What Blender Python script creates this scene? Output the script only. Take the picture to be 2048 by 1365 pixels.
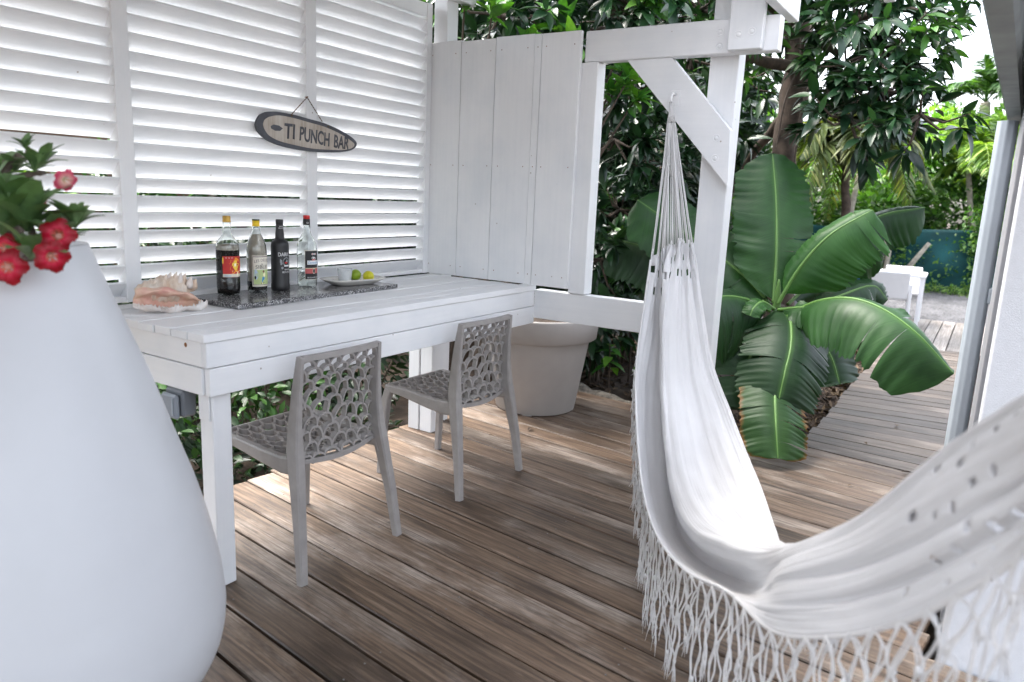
import bpy, bmesh, math, random
import numpy as np
from mathutils import Vector, Matrix, Euler

for o in list(bpy.data.objects):
    bpy.data.objects.remove(o)
S = bpy.context.scene
COL = S.collection
R = math.radians
rng = np.random.default_rng(7)
random.seed(7)

# ------------------------------------------------------------------ camera
cam_d = bpy.data.cameras.new('camera')
cam = bpy.data.objects.new('camera', cam_d)
COL.objects.link(cam)
cam.location = (-3.3624, -2.7710, 1.3737)
cam.rotation_euler = (R(78.765), R(-2.443), R(-57.038))
cam_d.sensor_width = 36
cam_d.lens = 25.92
cam_d.clip_start = 0.05
cam_d.clip_end = 500
cam_d.dof.use_dof = True
cam_d.dof.focus_distance = 3.3
cam_d.dof.aperture_fstop = 2.8
S.camera = cam

# ------------------------------------------------------------------ world, sun, exposure
SUN_EL, SUN_AZ = 62.0, 82.0      # azimuth measured from +x towards +y
W = bpy.data.worlds.new('World')
S.world = W
W.use_nodes = True
wn = W.node_tree.nodes
wl = W.node_tree.links
wn.clear()
sky = wn.new('ShaderNodeTexSky')
sky.sky_type = 'NISHITA'
sky.sun_disc = False
sky.sun_elevation = R(SUN_EL)
sky.sun_rotation = R(90 - SUN_AZ)
sky.air_density = 1.0
sky.dust_density = 4.0
sky.ozone_density = 1.0
hsv = wn.new('ShaderNodeHueSaturation')
hsv.inputs['Saturation'].default_value = 0.42
hsv.inputs['Value'].default_value = 1.0
bg = wn.new('ShaderNodeBackground')
bg.inputs['Strength'].default_value = 0.15
wo = wn.new('ShaderNodeOutputWorld')
wl.new(sky.outputs[0], hsv.inputs['Color'])
wl.new(hsv.outputs[0], bg.inputs[0])
wl.new(bg.outputs[0], wo.inputs[0])
sd = bpy.data.lights.new('sun', 'SUN')
sd.energy = 1.15
sd.angle = R(30)
sd.color = (1.0, 0.95, 0.88)
sun = bpy.data.objects.new('sun', sd)
COL.objects.link(sun)
ds = Vector((math.cos(R(SUN_EL)) * math.cos(R(SUN_AZ)), math.cos(R(SUN_EL)) * math.sin(R(SUN_AZ)), math.sin(R(SUN_EL))))
sun.rotation_euler = (-ds).to_track_quat('-Z', 'Y').to_euler()
S.view_settings.view_transform = 'Standard'
S.view_settings.look = 'None'
S.view_settings.gamma = 1.0
S.view_settings.use_curve_mapping = False
S.view_settings.exposure = 2.72

# ------------------------------------------------------------------ materials
def new_mat(name):
    m = bpy.data.materials.new(name)
    m.use_nodes = True
    nt = m.node_tree
    return m, nt.nodes, nt.links, nt.nodes['Principled BSDF']

def ramp(n, stops):
    r = n.new('ShaderNodeValToRGB')
    while len(r.color_ramp.elements) < len(stops):
        r.color_ramp.elements.new(0.5)
    for e, (p, c) in zip(r.color_ramp.elements, stops):
        e.position = p
        e.color = (c[0], c[1], c[2], 1)
    return r

def noise(n, l, scale, vec=None, detail=4.0, rough=0.55):
    t = n.new('ShaderNodeTexNoise')
    t.inputs['Scale'].default_value = scale
    t.inputs['Detail'].default_value = detail
    t.inputs['Roughness'].default_value = rough
    if vec is not None:
        l.new(vec, t.inputs['Vector'])
    return t

def mapped(n, l, scale=(1, 1, 1), out='Object', loc=None):
    tc = n.new('ShaderNodeTexCoord')
    mp = n.new('ShaderNodeMapping')
    mp.inputs['Scale'].default_value = scale
    l.new(tc.outputs[out], mp.inputs['Vector'])
    return mp

def offset_random(n, l, mp, amt=40.0):
    oi = n.new('ShaderNodeObjectInfo')
    mu = n.new('ShaderNodeMath'); mu.operation = 'MULTIPLY'; mu.inputs[1].default_value = amt
    l.new(oi.outputs['Random'], mu.inputs[0])
    cx = n.new('ShaderNodeCombineXYZ')
    l.new(mu.outputs[0], cx.inputs[0]); l.new(mu.outputs[0], cx.inputs[1]); l.new(mu.outputs[0], cx.inputs[2])
    l.new(cx.outputs[0], mp.inputs['Location'])
    return oi

def bump(n, l, p, height, strength=0.2, dist=0.01):
    b = n.new('ShaderNodeBump')
    b.inputs['Strength'].default_value = strength
    b.inputs['Distance'].default_value = dist
    l.new(height, b.inputs['Height'])
    l.new(b.outputs[0], p.inputs['Normal'])
    return b

def mix(n, l, fac, a, b, mode='MIX'):
    m = n.new('ShaderNodeMix')
    m.data_type = 'RGBA'
    m.blend_type = mode
    for sock, v in ((m.inputs[0], fac), (m.inputs[6], a), (m.inputs[7], b)):
        if hasattr(v, 'is_linked') or hasattr(v, 'node'):
            l.new(v, sock)
        elif isinstance(v, (int, float)):
            sock.default_value = v
        else:
            sock.default_value = (v[0], v[1], v[2], 1)
    return m.outputs[2]

def plain(name, col, rough=0.5, metal=0.0, var=0.12, scale=12.0, bumps=0.05, spec=0.5, coat=0.0):
    m, n, l, p = new_mat(name)
    mp = mapped(n, l)
    offset_random(n, l, mp)
    t = noise(n, l, scale, mp.outputs[0])
    lo = [c * (1 - var) for c in col]
    hi = [min(1, c * (1 + var)) for c in col]
    r = ramp(n, [(0.3, lo), (0.7, hi)])
    l.new(t.outputs['Fac'], r.inputs[0])
    l.new(r.outputs[0], p.inputs['Base Color'])
    p.inputs['Roughness'].default_value = rough
    p.inputs['Metallic'].default_value = metal
    p.inputs['Specular IOR Level'].default_value = spec
    p.inputs['Coat Weight'].default_value = coat
    if bumps:
        t2 = noise(n, l, scale * 6, mp.outputs[0])
        bump(n, l, p, t2.outputs['Fac'], bumps, 0.004)
    return m

def paint_mat(name, axis):
    """white painted timber, faint brush grain along one axis, grime specks"""
    m, n, l, p = new_mat(name)
    sc = [40, 40, 40]; sc[axis] = 1.6
    mp = mapped(n, l, tuple(sc), 'Object')
    oi = offset_random(n, l, mp)
    g = noise(n, l, 1.6, mp.outputs[0], 5)
    mp2 = mapped(n, l, (1, 1, 1), 'Object')
    offset_random(n, l, mp2)
    t = noise(n, l, 3.0, mp2.outputs[0], 5, 0.6)
    r = ramp(n, [(0.25, (0.70, 0.72, 0.745)), (0.55, (0.785, 0.79, 0.80)), (0.8, (0.81, 0.81, 0.815))])
    l.new(t.outputs['Fac'], r.inputs[0])
    # grime specks
    v = n.new('ShaderNodeTexVoronoi'); v.inputs['Scale'].default_value = 17
    l.new(mp2.outputs[0], v.inputs['Vector'])
    rs = ramp(n, [(0.045, (1, 1, 1)), (0.075, (0, 0, 0))])
    l.new(v.outputs['Distance'], rs.inputs[0])
    sc_ = n.new('ShaderNodeSeparateColor'); l.new(v.outputs['Color'], sc_.inputs[0])
    gt = n.new('ShaderNodeMath'); gt.operation = 'GREATER_THAN'; gt.inputs[1].default_value = 0.90
    l.new(sc_.outputs[1], gt.inputs[0])
    ml = n.new('ShaderNodeMath'); ml.operation = 'MULTIPLY'
    l.new(rs.outputs[0], ml.inputs[0]); l.new(gt.outputs[0], ml.inputs[1])
    c1 = mix(n, l, ml.outputs[0], r.outputs[0], (0.36, 0.32, 0.28))
    gr = ramp(n, [(0.3, (0.97, 0.972, 0.975)), (0.6, (1, 1, 1))])
    l.new(g.outputs['Fac'], gr.inputs[0])
    c2 = mix(n, l, 1.0, c1, gr.outputs[0], 'MULTIPLY')
    l.new(c2, p.inputs['Base Color'])
    p.inputs['Roughness'].default_value = 0.42
    bump(n, l, p, g.outputs['Fac'], 0.12, 0.002)
    return m

def deck_mat(name, dark, mid, pale, worn, axis=1, wear=0.5):
    m, n, l, p = new_mat(name)
    sc = [26, 26, 26]; sc[axis] = 1.1
    mp = mapped(n, l, tuple(sc), 'Object')
    oi = offset_random(n, l, mp, 60)
    g = noise(n, l, 1.7, mp.outputs[0], 7, 0.62)
    g.inputs['Distortion'].default_value = 0.35
    r = ramp(n, [(0.34, dark), (0.5, mid), (0.66, pale)])
    l.new(g.outputs['Fac'], r.inputs[0])
    # flame figure of flat-sawn boards
    scw = [1.0, 1.0, 1.0]; scw[axis] = 0.10
    mpw = mapped(n, l, tuple(scw), 'Object')
    offset_random(n, l, mpw, 17)
    wv = n.new('ShaderNodeTexWave'); wv.wave_type = 'BANDS'; wv.bands_direction = 'X' if axis == 1 else 'Y'
    wv.inputs['Scale'].default_value = 14.0; wv.inputs['Distortion'].default_value = 9.0
    wv.inputs['Detail'].default_value = 4.0; wv.inputs['Detail Scale'].default_value = 2.2; wv.inputs['Detail Roughness'].default_value = 0.65
    l.new(mpw.outputs[0], wv.inputs['Vector'])
    rwv = ramp(n, [(0.15, (0.66, 0.64, 0.62)), (0.5, (1.0, 1.0, 1.0)), (0.9, (1.15, 1.14, 1.12))])
    l.new(wv.outputs['Fac'], rwv.inputs[0])
    # fine streaks
    sc2 = [190, 190, 190]; sc2[axis] = 4.0
    mp2 = mapped(n, l, tuple(sc2), 'Object')
    offset_random(n, l, mp2, 90)
    f = noise(n, l, 1.0, mp2.outputs[0], 6, 0.7)
    rf = ramp(n, [(0.30, (0.45, 0.44, 0.43)), (0.42, (0.88, 0.88, 0.88)), (0.66, (1.12, 1.12, 1.12))])
    l.new(f.outputs['Fac'], rf.inputs[0])
    c = mix(n, l, 0.75, mix(n, l, 0.8, r.outputs[0], rwv.outputs[0], 'MULTIPLY'), rf.outputs[0], 'MULTIPLY')
    # bleached worn patches, broken up by the streaks
    mp3 = mapped(n, l, (2.2, 0.8, 1) if axis == 1 else (0.8, 2.2, 1), 'Object')
    offset_random(n, l, mp3, 33)
    b = noise(n, l, 1.7, mp3.outputs[0], 6, 0.65)
    rb = ramp(n, [(wear, (0, 0, 0)), (wear + 0.16, (1, 1, 1))])
    l.new(b.outputs['Fac'], rb.inputs[0])
    fm = n.new('ShaderNodeMath'); fm.operation = 'MULTIPLY'
    rs = ramp(n, [(0.38, (0.1, 0.1, 0.1)), (0.62, (0.95, 0.95, 0.95))])
    l.new(f.outputs['Fac'], rs.inputs[0])
    l.new(rb.outputs[0], fm.inputs[0]); l.new(rs.outputs[0], fm.inputs[1])
    c2 = mix(n, l, fm.outputs[0], c, worn)
    # dark damp stains
    s = noise(n, l, 2.3, mp3.outputs[0], 4, 0.5)
    rst = ramp(n, [(0.56, (1, 1, 1)), (0.68, (0.56, 0.53, 0.5))])
    l.new(s.outputs['Fac'], rst.inputs[0])
    c3 = mix(n, l, 1.0, c2, rst.outputs[0], 'MULTIPLY')
    # board to board variation
    hs = n.new('ShaderNodeHueSaturation')
    mr = n.new('ShaderNodeMapRange'); mr.inputs[3].default_value = 0.70; mr.inputs[4].default_value = 1.32
    l.new(oi.outputs['Random'], mr.inputs[0]); l.new(mr.outputs[0], hs.inputs['Value'])
    l.new(c3, hs.inputs['Color'])
    l.new(hs.outputs[0], p.inputs['Base Color'])
    rr = ramp(n, [(0.3, (0.42,) * 3), (0.7, (0.62,) * 3)])
    l.new(b.outputs['Fac'], rr.inputs[0])
    l.new(rr.outputs[0], p.inputs['Roughness'])
    bump(n, l, p, f.outputs['Fac'], 0.35, 0.003)
    return m

def leaf_mat(name, c_dark, c_mid, c_light, rough=0.35, trans=0.22, vein=False, spec=0.5):
    m, n, l, p = new_mat(name)
    ge = n.new('ShaderNodeNewGeometry')
    oi = n.new('ShaderNodeObjectInfo')
    ad = n.new('ShaderNodeMath'); ad.operation = 'ADD'
    l.new(ge.outputs['Random Per Island'], ad.inputs[0]); l.new(oi.outputs['Random'], ad.inputs[1])
    fr = n.new('ShaderNodeMath'); fr.operation = 'FRACT'
    l.new(ad.outputs[0], fr.inputs[0])
    r = ramp(n, [(0.0, c_dark), (0.55, c_mid), (0.97, c_light)])
    l.new(fr.outputs[0], r.inputs[0])
    mp = mapped(n, l)
    t = noise(n, l, 9, mp.outputs[0])
    rt = ramp(n, [(0.3, (0.8, 0.8, 0.8)), (0.7, (1.15, 1.15, 1.1))])
    l.new(t.outputs['Fac'], rt.inputs[0])
    c = mix(n, l, 1.0, r.outputs[0], rt.outputs[0], 'MULTIPLY')
    l.new(c, p.inputs['Base Color'])
    p.inputs['Roughness'].default_value = rough
    p.inputs['Specular IOR Level'].default_value = spec
    tr = n.new('ShaderNodeBsdfTranslucent')
    tc = mix(n, l, 1.0, c, (1.25, 1.35, 0.45), 'MULTIPLY')
    l.new(tc, tr.inputs['Color'])
    ms = n.new('ShaderNodeMixShader'); ms.inputs[0].default_value = trans
    l.new(p.outputs[0], ms.inputs[1]); l.new(tr.outputs[0], ms.inputs[2])
    l.new(ms.outputs[0], n['Material Output'].inputs['Surface'])
    return m

M = {}
M['paint_x'] = paint_mat('white_paint_grain_x', 0)
M['paint_y'] = paint_mat('white_paint_grain_y', 1)
M['paint_z'] = paint_mat('white_paint_grain_z', 2)
M['deck'] = deck_mat('deck_wood', (0.050, 0.031, 0.020), (0.108, 0.071, 0.046), (0.172, 0.120, 0.083), (0.36, 0.31, 0.265), 1, 0.50)
M['path'] = deck_mat('path_wood', (0.052, 0.037, 0.027), (0.090, 0.067, 0.050), (0.140, 0.108, 0.084), (0.25, 0.215, 0.185), 1, 0.53)
M['far_deck'] = deck_mat('far_deck_wood', (0.15, 0.13, 0.112), (0.21, 0.185, 0.168), (0.27, 0.245, 0.225), (0.33, 0.31, 0.29), 0, 0.5)
M['taupe'] = plain('taupe_plastic', (0.285, 0.266, 0.254), 0.46, var=0.10, bumps=0.03, scale=20)
M['planter'] = plain('taupe_planter_plastic', (0.37, 0.345, 0.33), 0.5, var=0.03, bumps=0.02)
M['vase'] = plain('white_moulded_plastic', (0.53, 0.54, 0.56), 0.40, var=0.035, bumps=0.04, scale=4)
M['soil'] = plain('garden_soil', (0.045, 0.031, 0.022), 0.95, var=0.6, scale=9, bumps=1.0)
M['litter'] = leaf_mat('dead_leaf_litter', (0.03, 0.018, 0.01), (0.07, 0.043, 0.025), (0.16, 0.11, 0.065), 0.8, 0.05)
M['stone'] = plain('grey_stone', (0.075, 0.075, 0.08), 0.9, var=0.4, scale=30, bumps=0.4)
M['paling'] = plain('pale_wood_chip', (0.45, 0.36, 0.24), 0.9, var=0.3)
M['bark'] = plain('tree_bark', (0.075, 0.054, 0.04), 0.9, var=0.5, scale=14, bumps=0.9)
M['bark_pale'] = plain('pale_palm_bark', (0.30, 0.27, 0.22), 0.85, var=0.3, scale=14, bumps=0.5)
M['fence_wood'] = plain('brown_fence_wood', (0.12, 0.072, 0.048), 0.8, var=0.3, scale=5, bumps=0.3)
M['shed_wood'] = plain('grey_brown_cladding', (0.26, 0.195, 0.14), 0.8, var=0.3, scale=5, bumps=0.3)
M['granite'] = None
M['rope'] = plain('old_jute_cord', (0.11, 0.075, 0.045), 0.9, var=0.3)
M['rust'] = plain('rusty_metal', (0.22, 0.09, 0.03), 0.8, var=0.4, scale=60)
M['grey_plastic'] = plain('grey_socket_plastic', (0.16, 0.175, 0.195), 0.45, var=0.05)
M['steel'] = plain('galvanised_steel', (0.52, 0.54, 0.56), 0.45, 0.85, var=0.12, scale=40)
M['gutter'] = plain('weathered_zinc_gutter', (0.22, 0.24, 0.235), 0.5, 0.4, var=0.25, scale=9)
M['pipe'] = plain('pale_grey_downpipe', (0.33, 0.37, 0.41), 0.4, var=0.05)
M['soffit'] = plain('grey_roof_boards', (0.27, 0.275, 0.295), 0.7, var=0.12)
M['render'] = plain('white_wall_render', (0.62, 0.635, 0.67), 0.85, var=0.03, scale=40, bumps=0.5)
M['teal'] = plain('teal_shade_net', (0.004, 0.062, 0.066), 0.8, var=0.45, scale=2.5, bumps=0.3)
M['white_plastic'] = plain('white_garden_plastic', (0.78, 0.78, 0.79), 0.4, var=0.02)
M['blue_plastic'] = plain('blue_plastic', (0.02, 0.14, 0.62), 0.4, var=0.05)
M['cotton'] = None

def granite_mat():
    m, n, l, p = new_mat('speckled_granite')
    mp = mapped(n, l)
    v = n.new('ShaderNodeTexVoronoi'); v.inputs['Scale'].default_value = 260
    l.new(mp.outputs[0], v.inputs['Vector'])
    r = ramp(n, [(0.0, (0.02, 0.02, 0.022)), (0.42, (0.11, 0.11, 0.115)), (0.7, (0.33, 0.33, 0.335)), (0.9, (0.62, 0.61, 0.6))])
    sp = n.new('ShaderNodeSeparateColor'); l.new(v.outputs['Color'], sp.inputs[0])
    l.new(sp.outputs[0], r.inputs[0])
    t = noise(n, l, 45, mp.outputs[0])
    r2 = ramp(n, [(0.35, (0.45, 0.45, 0.46)), (0.65, (1, 1, 1))])
    l.new(t.outputs['Fac'], r2.inputs[0])
    l.new(mix(n, l, 1.0, r.outputs[0], r2.outputs[0], 'MULTIPLY'), p.inputs['Base Color'])
    p.inputs['Roughness'].default_value = 0.16
    return m
M['granite'] = granite_mat()
M['granite_edge'] = granite_mat(); M['granite_edge'].name = 'rough_granite_edge'
M['granite_edge'].node_tree.nodes['Principled BSDF'].inputs['Roughness'].default_value = 0.75

def cotton_mat(name, col, stain=True):
    m, n, l, p = new_mat(name)
    tc = n.new('ShaderNodeTexCoord')
    mp = n.new('ShaderNodeMapping'); mp.inputs['Scale'].default_value = (420, 420, 420)
    l.new(tc.outputs['Object'], mp.inputs['Vector'])
    w = noise(n, l, 1.0, mp.outputs[0], 2)
    t = noise(n, l, 5.0, tc.outputs['Object'], 4)
    r = ramp(n, [(0.3, [c * 0.93 for c in col]), (0.7, col)])
    l.new(t.outputs['Fac'], r.inputs[0])
    c = r.outputs[0]
    l.new(c, p.inputs['Base Color'])
    p.inputs['Roughness'].default_value = 0.9
    p.inputs['Sheen Weight'].default_value = 0.2
    at = n.new('ShaderNodeAttribute'); at.attribute_name = 'clothuv'
    mq = n.new('ShaderNodeMapping'); mq.inputs['Scale'].default_value = (70, 5, 1)
    l.new(at.outputs['Vector'], mq.inputs['Vector'])
    st = noise(n, l, 1.0, mq.outputs[0], 4, 0.6)
    ad = n.new('ShaderNodeMath'); ad.operation = 'MULTIPLY_ADD'; ad.inputs[1].default_value = 4.0
    l.new(st.outputs['Fac'], ad.inputs[0]); l.new(w.outputs['Fac'], ad.inputs[2])
    bump(n, l, p, ad.outputs[0], 0.5, 0.0022)
    tr = n.new('ShaderNodeBsdfTranslucent'); l.new(c, tr.inputs['Color'])
    ms = n.new('ShaderNodeMixShader'); ms.inputs[0].default_value = 0.32
    l.new(p.outputs[0], ms.inputs[1]); l.new(tr.outputs[0], ms.inputs[2])
    l.new(ms.outputs[0], n['Material Output'].inputs['Surface'])
    return m
M['cotton'] = cotton_mat('white_cotton_cloth', (0.80, 0.795, 0.80))
M['cotton_cord'] = cotton_mat('white_cotton_cord', (0.80, 0.79, 0.785))

def glass_mat(name, col=(0.93, 0.96, 0.95), rough=0.02):
    m, n, l, p = new_mat(name)
    mp = mapped(n, l)
    t = noise(n, l, 30, mp.outputs[0])
    r = ramp(n, [(0.4, col), (0.8, [c * 0.94 for c in col])])
    l.new(t.outputs['Fac'], r.inputs[0]); l.new(r.outputs[0], p.inputs['Base Color'])
    p.inputs['Roughness'].default_value = rough
    p.inputs['Transmission Weight'].default_value = 1.0
    p.inputs['IOR'].default_value = 1.45
    return m
M['glass'] = glass_mat('clear_bottle_glass')
def frosted_mat():
    m, n, l, p = new_mat('frosted_glass')
    mp = mapped(n, l); t = noise(n, l, 40, mp.outputs[0])
    r = ramp(n, [(0.3, (0.72, 0.76, 0.78)), (0.7, (0.82, 0.85, 0.86))]); l.new(t.outputs['Fac'], r.inputs[0])
    l.new(r.outputs[0], p.inputs['Base Color']); p.inputs['Roughness'].default_value = 0.2
    tr = n.new('ShaderNodeBsdfTransparent'); ms = n.new('ShaderNodeMixShader'); ms.inputs[0].default_value = 0.62
    l.new(p.outputs[0], ms.inputs[1]); l.new(tr.outputs[0], ms.inputs[2]); l.new(ms.outputs[0], n['Material Output'].inputs['Surface'])
    return m
M['frosted'] = frosted_mat()
M['syrup'] = plain('dark_brown_syrup', (0.008, 0.004, 0.004), 0.08, var=0.1, bumps=0, spec=0.6)
M['residue'] = plain('cloudy_syrup_film', (0.42, 0.36, 0.29), 0.35, var=0.2, bumps=0, scale=30)
M['rum'] = glass_mat('white_rum', (0.96, 0.97, 0.93), 0.0); M['rum'].node_tree.nodes['Principled BSDF'].inputs['IOR'].default_value = 1.33
M['black_matt'] = plain('black_matt_bottle', (0.010, 0.010, 0.012), 0.42, var=0.1, bumps=0)

def flat(name, col, rough=0.55):
    return plain(name, col, rough, var=0.06, bumps=0, scale=60)
M['gold'] = plain('gold_cap', (0.52, 0.32, 0.07), 0.38, 0.55, var=0.1, bumps=0)
M['yellow_cap'] = flat('yellow_cap', (0.78, 0.52, 0.02))
M['green_cap'] = flat('dark_green_cap', (0.03, 0.06, 0.035))
M['red'] = flat('red_print', (0.52, 0.02, 0.02))
M['red_label'] = flat('crimson_label', (0.50, 0.025, 0.02))
M['orange'] = flat('orange_print', (0.85, 0.30, 0.02))
M['yellow'] = flat('yellow_print', (0.85, 0.58, 0.06))
M['pale_yellow'] = flat('pale_yellow_print', (0.9, 0.85, 0.55))
M['paper'] = flat('cream_label_paper', (0.70, 0.66, 0.56))
M['pale_green'] = flat('pale_green_print', (0.45, 0.55, 0.25))
M['print_black'] = flat('black_print', (0.012, 0.012, 0.014))
M['print_white'] = flat('white_print', (0.75, 0.75, 0.75))
M['print_grey'] = flat('grey_print', (0.25, 0.26, 0.27))
M['print_blue'] = flat('blue_print', (0.05, 0.25, 0.5))
M['print_pale_blue'] = flat('pale_blue_print', (0.42, 0.52, 0.62))
M['print_brown'] = flat('brown_print', (0.20, 0.10, 0.05))
M['print_purple'] = flat('purple_grey_print', (0.11, 0.065, 0.08))
M['print_rose'] = flat('rose_red_band', (0.50, 0.10, 0.10))
M['sign_grey'] = plain('slate_grey_sign_paint', (0.075, 0.08, 0.095), 0.7, var=0.25, scale=25, bumps=0.2)
M['sign_wood'] = None
M['ceramic'] = plain('glazed_ceramic', (0.66, 0.64, 0.60), 0.2, var=0.03, bumps=0)
M['lime'] = plain('lime_skin', (0.22, 0.33, 0.015), 0.38, var=0.15, scale=18, bumps=0.2)
M['lime_yellow'] = plain('ripe_lime_skin', (0.52, 0.50, 0.02), 0.38, var=0.25, scale=14, bumps=0.2)

def sign_wood():
    m, n, l, p = new_mat('whitewashed_sign_wood')
    mp = mapped(n, l, (60, 60, 3))
    g = noise(n, l, 1.5, mp.outputs[0], 6, 0.65)
    mp2 = mapped(n, l, (9, 9, 9))
    t = noise(n, l, 1.0, mp2.outputs[0], 5)
    r = ramp(n, [(0.3, (0.27, 0.22, 0.17)), (0.5, (0.46, 0.41, 0.355)), (0.7, (0.58, 0.55, 0.51))])
    md = n.new('ShaderNodeMath'); md.operation = 'ADD'
    mm = n.new('ShaderNodeMath'); mm.operation = 'MULTIPLY'; mm.inputs[1].default_value = 0.5
    l.new(g.outputs['Fac'], md.inputs[0]); l.new(t.outputs['Fac'], md.inputs[1]); l.new(md.outputs[0], mm.inputs[0])
    l.new(mm.outputs[0], r.inputs[0]); l.new(r.outputs[0], p.inputs['Base Color'])
    p.inputs['Roughness'].default_value = 0.8
    bump(n, l, p, g.outputs['Fac'], 0.3, 0.002)
    return m
M['sign_wood'] = sign_wood()

def conch_mat(name, a, b, c):
    m, n, l, p = new_mat(name)
    mp = mapped(n, l)
    t = noise(n, l, 14, mp.outputs[0], 6, 0.6)
    r = ramp(n, [(0.3, a), (0.5, b), (0.7, c)])
    l.new(t.outputs['Fac'], r.inputs[0]); l.new(r.outputs[0], p.inputs['Base Color'])
    p.inputs['Roughness'].default_value = 0.45
    t2 = noise(n, l, 60, mp.outputs[0], 4)
    bump(n, l, p, t2.outputs['Fac'], 0.4, 0.004)
    return m
M['conch_out'] = conch_mat('weathered_shell', (0.60, 0.42, 0.30), (0.68, 0.57, 0.47), (0.74, 0.69, 0.64))
M['conch_in'] = conch_mat('pink_shell_mouth', (0.66, 0.32, 0.27), (0.70, 0.46, 0.36), (0.72, 0.54, 0.38))
M['conch_lip'] = conch_mat('white_shell_lip', (0.68, 0.58, 0.52), (0.74, 0.68, 0.64), (0.80, 0.77, 0.74))
M['dish_dots'] = flat('dark_dotted_glaze', (0.08, 0.075, 0.07), 0.25)

M['tree_leaf'] = leaf_mat('glossy_dark_leaf', (0.006, 0.022, 0.010), (0.014, 0.046, 0.018), (0.030, 0.085, 0.028), 0.30, 0.12)
M['fresh_leaf'] = leaf_mat('fresh_green_leaf', (0.035, 0.13, 0.022), (0.075, 0.22, 0.03), (0.14, 0.32, 0.045), 0.32, 0.28)
M['shrub_leaf'] = leaf_mat('shrub_leaf', (0.012, 0.04, 0.014), (0.03, 0.09, 0.022), (0.075, 0.20, 0.032), 0.4, 0.2)
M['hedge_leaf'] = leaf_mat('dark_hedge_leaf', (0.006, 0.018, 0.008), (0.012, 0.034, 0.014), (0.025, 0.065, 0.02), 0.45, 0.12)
M['far_leaf'] = leaf_mat('sunny_garden_leaf', (0.06, 0.15, 0.03), (0.13, 0.29, 0.05), (0.26, 0.44, 0.08), 0.5, 0.42)  # sunlit brightness of the far garden put into the leaf colour
M['far_leaf_dark'] = leaf_mat('shaded_garden_leaf', (0.02, 0.06, 0.016), (0.055, 0.15, 0.03), (0.13, 0.27, 0.05), 0.5, 0.32)  # shaded version of the far foliage, darkness put into the colour
M['palm_leaf'] = leaf_mat('yellow_green_palm_leaf', (0.075, 0.17, 0.03), (0.15, 0.28, 0.045), (0.30, 0.42, 0.07), 0.45, 0.35)
M['palm_dry'] = leaf_mat('drying_palm_leaf', (0.03, 0.055, 0.014), (0.07, 0.105, 0.026), (0.16, 0.18, 0.05), 0.55, 0.3)
M['vine_leaf'] = leaf_mat('vine_leaf', (0.035, 0.11, 0.022), (0.075, 0.19, 0.035), (0.15, 0.28, 0.06), 0.5, 0.3)
M['grass'] = leaf_mat('grass_blade', (0.05, 0.12, 0.02), (0.10, 0.20, 0.03), (0.18, 0.28, 0.06), 0.6, 0.3)
M['adenium_leaf'] = leaf_mat('leathery_leaf', (0.06, 0.12, 0.045), (0.11, 0.20, 0.08), (0.17, 0.28, 0.125), 0.42, 0.18)
M['twig'] = plain('grey_brown_twig', (0.135, 0.105, 0.085), 0.85, var=0.3, scale=40, bumps=0.6)

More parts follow.
